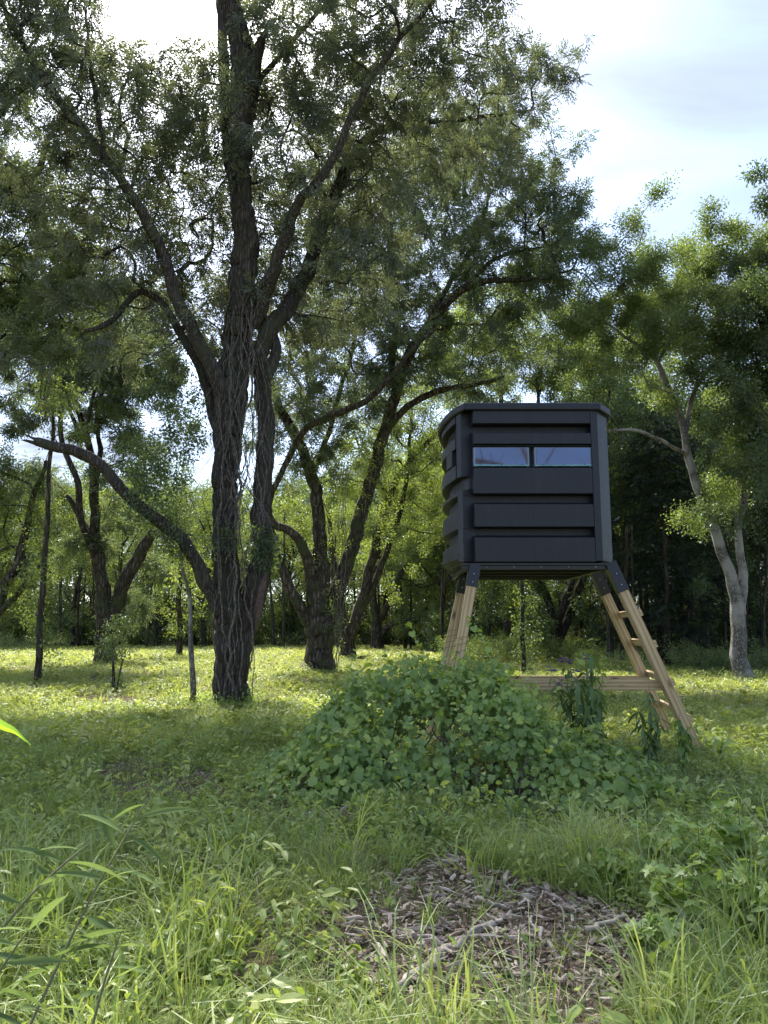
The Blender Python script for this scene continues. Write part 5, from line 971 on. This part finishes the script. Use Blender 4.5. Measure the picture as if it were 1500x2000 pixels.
# ================================================================== INDIVIDUAL PLANTS
LM = {'lance': lance_leaf('leaf', .15, .034, M_weed_o, .35), 'lance_s': lance_leaf('leaf', .09, .024, M_weed_o, .3), 'maple': outline_leaf('leaf', MAPLE, .085, .088, M_seed_o, .1, .15), 'maple_s': outline_leaf('leaf', MAPLE, .045, .048, M_seed_o, .12, .1),
      'ovate': outline_leaf('leaf', OVATE, .07, .065, M_weed_o, .12, .15), 'grape': outline_leaf('leaf', LOBED, .085, .085, M_vine_o, .12, .12), 'long': lance_leaf('leaf', .165, .021, M_lance_o, .35, 12), 'seed_o': outline_leaf('leaf', OVATE, .055, .05, M_seed_o, .12, .15)}
LM['broad'] = outline_leaf('leaf', OVATE, .11, .10, M_vine_o, .1, .2)
def plant(name, base, label, cat, stems, lm, nleaf, scale=(.7, 1.1), pitch=(-.2, .5), mt=None, group=None, top=0.0, start=.25, r=.004, seed=0, flowers=0):
    g = random.Random(seed * 7 + 3); rt = empty(name, base, label, cat, group)
    for (dx, dy, H) in stems:
        Q, r_ = catmull(np.array([(0, 0, -.02), (dx * .25 + g.uniform(-.01, .01), dy * .25, H * .35), (dx * .6, dy * .6, H * .7), (dx, dy, H)]), [r, r * .9, r * .7, r * .35], .08)
        mb = MB(); tube(mb, Q, r_, 5, cap=False); part('stem', mb.mesh('stem', mt or M_stem), rt)
        for i in range(nleaf):
            t = start + (1 - start) * (i + .5) / nleaf; q_ = Q[min(len(Q) - 1, int(t * (len(Q) - 1)))]; o_ = part('leaf', LM[lm] if isinstance(lm, str) else LM[g.choice(lm)], rt)
            s = g.uniform(*scale) * (1 - top * t); az = i * 2.4 + g.uniform(-.4, .4); o_.location = q_; o_.rotation_euler = (g.uniform(-.5, .5), g.uniform(*pitch), az); o_.scale = (s,) * 3
        if flowers:
            for k_ in range(flowers):
                mb = MB(); c = Q[-1] + np.array([g.uniform(-.06, .06), g.uniform(-.05, .05), g.uniform(-.02, .05)])
                for j in range(16): leaflet(mb, c + np.array([g.uniform(-.02, .02), g.uniform(-.02, .02), 0]), [g.uniform(-1, 1), g.uniform(-1, 1), .8], [g.uniform(-1, 1), g.uniform(-1, 1), .5], .022, .01, 0, g.random())
                part('flower', mb.mesh('flower', M_purple, lt=True), rt)
    return rt
G = lambda px, py, D=None: toward(px, py, D) if D else Vector((gnd(px, py).x, gnd(px, py).y, float(hz(gnd(px, py).x, gnd(px, py).y))))
def P2(px, D): v = at(px, 1000, D); return Vector((v.x, v.y, float(hz(v.x, v.y))))
plant('ironweed', P2(1110, 9.0), 'tall dark-leaved weed with small purple flower heads in front of the horizontal brace', 'plant', [(-.12, 0, 1.15), (-.03, .05, 1.12), (.14, 0, 1.17), (-.26, .02, 1.05), (.02, -.05, 1.02), (-.18, -.1, .9), (.2, .1, .95)], 'lance', 22, (.9, 1.5), (-.1, .8), seed=1, r=.006, flowers=5)
plant('tall_weed', P2(1140, 8.7), 'tall weed with long drooping dark leaves rising past the brace, right of the purple flowers', 'plant', [(.02, 0, 1.32), (-.14, 0, 1.0), (.12, .05, .9)], 'lance', 30, (1.1, 1.8), (.5, 1.3), seed=2, r=.007)
plant('grape_shoot', P2(1150, 9.2), 'bright upright vine shoot with broad pale leaves, topmost of the plants under the cabin', 'plant', [(.0, 0, 1.45), (-.22, 0, 1.3), (.12, 0, 1.2)], ['grape', 'seed_o'], 26, (1.0, 1.7), (0, .9), seed=3, r=.004)
plant('tall_weed', P2(1250, 8.4), 'leafy dark weed standing just left of the ladder foot', 'plant', [(0, 0, .9), (-.14, 0, .7), (.12, .05, .62)], 'lance', 30, (.9, 1.4), (.2, 1.1), seed=4, r=.006)
plant('tall_weed', P2(1305, 8.2), 'weed with broad hanging leaves directly in front of the ladder foot', 'plant', [(0, 0, .62), (.08, 0, .5)], ['lance', 'broad'], 22, (.8, 1.3), (.5, 1.2), seed=5, r=.006)
for i, (px, D_, H, lab) in enumerate([(1378, 8.9, .42, 'small vine-leaved plant wrapped round the foot of the front ladder leg'), (1195, 7.6, .38, 'low broad-leaved weed at the right end of the vine mound'), (1275, 7.4, .3, 'low weed in front of the ladder, between the vine mound and the path of grass')]):
    plant('leafy_weed', P2(px, D_), lab, 'plant', [(.05, 0, H), (-.06, .03, H * .8), (.0, -.05, H * .7)], ['broad', 'grape'], 12, (.5, .85), (0, .9), seed=10 + i)
# seedlings at the right front
seedl = [(1180, 4.9, .30, 'pale lobed-leaf seedling, leftmost of the bright clump at right', 2), (1255, 5.2, .38, 'bright lobed-leaf seedling at the back left of the bright clump', 3), (1330, 5.0, .46, 'tall lime-green seedling in the middle of the bright clump at right', 4), (1405, 5.3, .50, 'tall lime-green seedling at the back right of the bright clump', 4),
         (1470, 4.9, .52, 'tallest lime-green seedling against the right edge of the picture', 4), (1290, 4.35, .32, 'low bright seedling at the front left of the bright clump', 3), (1380, 4.3, .42, 'leafy bright seedling at the front of the bright clump', 4), (1455, 4.2, .38, 'yellowish lobed-leaf seedling at the front right by the picture edge', 4), (1540, 4.6, .5, 'lobed-leaf seedling cut off by the right edge', 3), (1215, 4.1, .22, 'small solitary pale seedling between the grass clumps left of the bright clump', 1)]
for i, (px, D_, H, lab, ns) in enumerate(seedl):
    g = random.Random(i); plant('seedling', P2(px, D_ * .93), lab, 'plant', [(g.uniform(-.18, .18), g.uniform(-.15, .15), H * g.uniform(.6, 1.2)) for _ in range(ns + 5)], ['maple', 'maple', 'maple_s'], 15, (.9, 1.6), (-.1, .7), seed=20 + i, top=.35, r=.003, start=.15)
for i, (px, D_, H, lab) in enumerate([(822, 5.7, .26, 'bushy low green herb standing alone in front of the vine mound at centre'), (1230, 5.9, .22, 'broad-leaved herb patch just behind the bright seedlings'), (640, 7.2, .35, 'fine leafy herb at the left foot of the vine mound'), (1000, 6.1, .22, 'feathery green herb at the front foot of the vine mound'), (400, 5.0, .26, 'pale green herb in the grass left of centre'), (140, 5.6, .24, 'yellow-green low herb in the grass at left'), (560, 8.2, .18, 'small round-leaved herb beside the bare patch behind')]):
    g = random.Random(i + 50); plant('herb', P2(px, D_), lab, 'plant', [(g.uniform(-.14, .14), g.uniform(-.12, .12), H * g.uniform(.6, 1.1)) for _ in range(7)], ['ovate', 'lance_s', 'seed_o'], 12, (.6, 1.15), (-.2, .6), seed=40 + i, r=.0025)
# foreground long-leaved stems at lower left
def long_plant(base, tip, label, leaves, seed):
    g = random.Random(seed); b_ = np.array(base); t_ = np.array(tip); rt = empty('willow_shoot', base, label, 'plant'); Q, r_ = catmull(np.array([(0, 0, 0), (t_ - b_) * .4 + [0, 0, .03], (t_ - b_) * .75 + [0, 0, .02], t_ - b_]), [.0035, .003, .0022, .001], .05)
    mb = MB(); tube(mb, Q, r_, 6, cap=False); part('stem', mb.mesh('stem', M_stem), rt)
    for i in range(leaves):
        t = .12 + .88 * (i + .3) / leaves; q_ = Q[min(len(Q) - 1, int(t * (len(Q) - 1)))]; o_ = part('leaf', LM['long'], rt); o_.location = q_; s = g.uniform(.6, 1.0); side = 1 if i % 2 else -1
        o_.rotation_euler = (g.uniform(-1.2, 1.2) * side, g.uniform(-1.1, .5), (0.1 + g.uniform(-.5, .5)) if side > 0 else math.pi - .2 + g.uniform(-.6, .6)); o_.scale = (s,) * 3
long_plant(at(55, 2010, 1.9), at(300, 1545, 2.15), 'slender shoot with long curved grey-green leaves reaching up from the lower left corner', 15, 1)
long_plant(at(-60, 1900, 1.9), at(185, 1640, 2.0), 'second long-leaved shoot leaning in from the left edge, lower and farther left', 13, 2)
long_plant(at(-90, 2080, 1.7), at(70, 1800, 1.8), 'long-leaved shoot filling the very bottom left corner', 11, 3)
long_plant(at(160, 2090, 1.9), at(245, 1800, 2.0), 'short long-leaved shoot between the other two at the bottom left', 9, 4)
mb = MB(); Q, r_ = catmull(np.array([at(-60, 1378, 1.1), at(0, 1414, 1.1), at(30, 1428, 1.1), at(60, 1455, 1.1)]), [.004] * 4, .01)
V = []; nq = len(Q)
for i, c in enumerate(Q): w_ = .0085 * (1 - (i / (nq - 1)) ** 2) + .0003; V += [c + [0, 0, w_], c + [0, -.002, 0], c - [0, 0, w_]]
mb.add(np.array(V) - np.array(at(-60, 1378, 1.1)), [(3 * i + a, 3 * i + a + 1, 3 * i + a + 4, 3 * i + a + 3) for i in range(nq - 1) for a in (0, 1)]); o_ = part('reed_leaf', mb.mesh('reed_leaf', M_bright_o, lt=True)); o_.location = at(-60, 1378, 1.1)
tag(o_, 'bright yellow-green pointed leaf blade poking in from the left edge', 'leaf')

# ================================================================== STICKS AND DEAD WOOD
def stick(name, pts, w_, label, mt=M_driftwood, cat='branch', forks=(), seed=0, lift=.02):
    W = []
    for px, py in pts: v = gnd(px, py); W.append((v.x, v.y, float(hz(v.x, v.y)) + lift))
    W = np.array(W); o0 = W[0].copy(); P, r_ = catmull(W - o0, np.array(w_), .05); P[1:] += np.random.default_rng(seed).normal(size=P[1:].shape) * .011; mb = MB(); tube(mb, P, r_, 9, rough=.05, flute=.09, seed=seed, lump=.02)
    for f_, dx, dy, L, r in forks: q_ = P[int(f_ * (len(P) - 1))]; tube(mb, *catmull(np.array([q_, q_ + [dx * L * .5, dy * L * .5, .03], q_ + [dx * L, dy * L, .02]]), [r, r * .8, r * .4], .04), 6)
    o_ = part(name, mb.mesh(name, mt, smooth=True)); o_.location = o0; return tag(o_, label, cat)
stick('fallen_branch', [(780, 1975), (835, 1935), (880, 1890), (915, 1860), (955, 1838), (998, 1808)], [.016, .022, .021, .019, .016, .010], 'pale weathered forked branch lying on the wood chips at the bottom', forks=[(.62, .5, .5, .22, .012), (.45, -.6, .3, .15, .010)], seed=1)
stick('fallen_stick', [(925, 1778), (955, 1790), (998, 1800)], [.012, .012, .008], 'short bleached stick at the back edge of the wood chips', seed=2)
stick('fallen_stick', [(1145, 1858), (1180, 1842), (1222, 1826)], [.012, .011, .008], 'straight grey stick sticking into the grass right of the wood chips', seed=3, lift=.05)
stick('fallen_stick', [(290, 1885), (360, 1872), (445, 1866)], [.013, .013, .010], 'grey stick lying in the grass at the lower left', seed=4, lift=.03)
stick('fallen_stick', [(805, 1855), (850, 1872), (905, 1868)], [.008, .008, .005], 'thin pale stick on the left side of the wood chips', seed=5)
stick('fallen_stick', [(1090, 1905), (1050, 1850), (1040, 1820)], [.010, .009, .006], 'thin upright-pointing stick on the right of the wood chips', seed=6)
stick('fallen_log', [(400, 1392), (450, 1398), (510, 1392), (550, 1398)], [.05, .06, .055, .075], 'dark rotten log end at the foot of the nearest pecan', mt=M_deadwood, cat='log', seed=7, lift=.04)
stick('fallen_branch', [(700, 1295), (735, 1288), (780, 1280)], [.05, .04, .02], 'thin fallen limb in the grass beside the forked pecans', mt=M_bark2, seed=8, forks=[(.5, .4, -.3, .8, .02)], lift=.15)

# ================================================================== GROUND COVER (stuff)
def mulch(x, y):     # 1 inside the bare wood-chip patches
    a = 1 - np.clip(((x - .54) / .84) ** 2 + ((y - 3.95) / 1.2) ** 2 + .6 * fn(x, y, 2.2, 3.1) + .35 * fn(x, y, 5.2, 8), 0, 2)
    b_ = 1 - (((x - 2.95) / .5) ** 2 + ((y - 5.9) / .35) ** 2 + .4 * fn(x, y, .4, 3)); c = 1 - (((x - 1.7) / .5) ** 2 + ((y - 6.35) / .25) ** 2 + .4 * fn(x, y, 1.4, 3))
    d_ = 1 - (((x + .9) / .9) ** 2 + ((y - 8.6) / .5) ** 2 + .6 * fn(x, y, 3.4, 2)); e_ = 1 - (((x + .35) / .35) ** 2 + ((y - 6.4) / .35) ** 2 + .5 * fn(x, y, 5.4, 3)); f_ = 1 - (((x + 3.1) / 1.9) ** 2 + ((y - 16) / 1.2) ** 2 + .5 * fn(x, y, 2.4, 1)); g_ = 1 - (((x - 4.6) / .5) ** 2 + ((y - 9.6) / .4) ** 2)
    return np.clip(np.maximum.reduce([a * 1.6, b_, c, d_ * .6, e_, f_ * .6, g_]) * 2.2, 0, 1)
def field(name, coll, k, npts, y0, y1, dens, sc_, tint, pwr=1.0, spread=.64, margin=1.6, tilt=.12, zo=0, tint_f=None):
    y = y0 + (y1 - y0) * rng.random(npts) ** pwr; x = rng.uniform(-1, 1, npts) * (spread * y + margin)
    kp = rng.random(npts) < dens(x, y); x, y = x[kp], y[kp]; n = len(x); P = np.stack([x, y, hz(x, y) + zo], 1); rot = np.stack([rng.normal(size=n) * tilt, rng.normal(size=n) * tilt, rng.uniform(-3.14, 3.14, n)], 1)
    s = rng.uniform(sc_[0], sc_[1], n); tt = rng.uniform(*tint, n) + .22 * fn(x, y, 6.0, .9)
    return scatter_obj(name, scatter_mesh(name, P, rot, s, tt, k), coll)
bare = lambda x, y: np.clip(fn(x, y, 5.5, .75) * 2.4 - .55, 0, .9) * np.clip((y - 4.5) / 2, 0, 1) * np.clip((30 - y) / 10, 0, 1)
offm = lambda x, y: 1 - .97 * mulch(x, y)
nomound = lambda x, y: np.where((mound(x, y) > .25), .15, 1.0)
edge = lambda x, y: np.clip((.5 + .5 * fn(x, y, 1.1, 1.1)), 0, 1)
# weights: points are spread ~y so density falls with distance on its own
bright_gap = lambda x, y: 1 - .85 * np.exp(-(((x - 1.95) / .8) ** 2 + ((y - 4.35) / .7) ** 2) ** 2)
field('grass', C_grass, 6, 24000, 2.3, 13, lambda x, y: np.clip(.12 + .95 * np.clip(fn(x, y, .7, 1.25) + .25 + .35 * (y < 5.2), 0, 1), 0, 1) * offm(x, y) * nomound(x, y) * np.clip(3.2 / y + .25, 0, 1) * bright_gap(x, y), (.4, 1.0), (.0, .75), pwr=.75, tilt=.18)
field('grass', C_grass, 6, 1700, 2.4, 5.2, lambda x, y: np.clip(.12 + 2 * np.clip(fn(x, y, .7, 1.25), 0, 1), 0, 1) * (1 - .98 * mulch(x, y)), (1.1, 1.9), (.15, 1.0), pwr=.75, tilt=.22)
field('weeds', C_herb, 5, 4200, 2.6, 12, lambda x, y: np.clip(.3 + .7 * fn(x, y, 9.1, 1.2), .05, 1) * (1 - .97 * mulch(x, y)) * nomound(x, y), (1.1, 2.1), (.0, 1.1), pwr=.7, tilt=.3)
field('ground_herbs', C_herb, 5, 46000, 2.4, 15, lambda x, y: np.clip(.45 + .55 * fn(x, y, 3.7, 1.6), .12, 1) * (1 - .93 * mulch(x, y)) * nomound(x, y) * (1 - bare(x, y)), (.6, 1.5), (.0, .9), pwr=.72, tilt=.3)
field('meadow', C_mead, 4, 52000, 9.5, 60, lambda x, y: np.clip(.62 + .38 * fn(x, y, 2.7, .6), .2, 1) * (1 - .8 * mulch(x, y)) * (1 - bare(x, y)), (.85, 1.9), (.1, 1.0), pwr=1.15, spread=.62, margin=2, tilt=.3)
field('meadow', C_mead, 4, 15000, 36, 62, lambda x, y: .9, (1.6, 2.8), (.3, 1.1), pwr=.9, spread=.62, margin=4, tilt=.3)
bp = []
for (px_, D_, rr_, n_) in [(452, D1, .75, 260), (622, D2, .9, 160), (205, gnd(205, 1300).y, .9, 90), (75, gnd(74, 1336).y, .4, 40), (375, D1, .35, 40), (1450, gnd(1450, 1328).y, .8, 120), (682, gnd(682, 1292).y, .9, 60), (735, gnd(735, 1277).y, 1, 60), (1326, gnd(1326, 1306).y, .8, 70), (1365, 9.3, .3, 60), (1310, 11.3, .3, 40)]:
    c = P2(px_, D_); a = rng.uniform(0, 6.28, n_); q_ = rr_ * (.35 + .75 * rng.random(n_)); bp.append(np.stack([c.x + q_ * np.cos(a), c.y + q_ * np.sin(a) - .05, np.full(n_, c.z)], 1))
bp = np.vstack(bp); bp[:, 2] = hz(bp[:, 0], bp[:, 1]); n = len(bp)
scatter_obj('weeds', scatter_mesh('weeds', bp, np.stack([rng.normal(size=n) * .3, rng.normal(size=n) * .3, rng.uniform(-3, 3, n)], 1), rng.uniform(1.0, 1.9, n), rng.uniform(-.1, .8, n), 5), C_herb)
field('dry_litter', C_litter, 3, 40000, 2.4, 18, lambda x, y: np.clip(.3 + .3 * fn(x, y, 8, 1.3) + .9 * mulch(x, y) + .7 * bare(x, y), 0, 1), (.6, 1.3), (.0, 1.0), pwr=.75, tilt=.25, zo=.004)
n = 7000; x = rng.uniform(-.6, 1.9, n); y = rng.uniform(2.6, 5.6, n); kp = rng.random(n) < mulch(x, y) * 1.0; x, y = x[kp], y[kp]; n1_ = len(x)
x2 = rng.uniform(-2.2, 5, 9000); y2 = rng.uniform(5.2, 10, 9000); kp = rng.random(9000) < mulch(x2, y2) * .8; x = np.concatenate([x, x2[kp]]); y = np.concatenate([y, y2[kp]]); n = len(x)
rot = np.stack([rng.normal(size=n) * .5, rng.normal(size=n) * .22, rng.uniform(-3.14, 3.14, n)], 1)
scatter_obj('wood_chips', scatter_mesh('wood_chips', np.stack([x, y, hz(x, y) + rng.uniform(.0, .035, n)], 1), rot, rng.uniform(.25, .95, n) * (1 + 1.0 * (rng.random(n) < .10)), rng.random(n) ** 1.5, 7), C_chip)
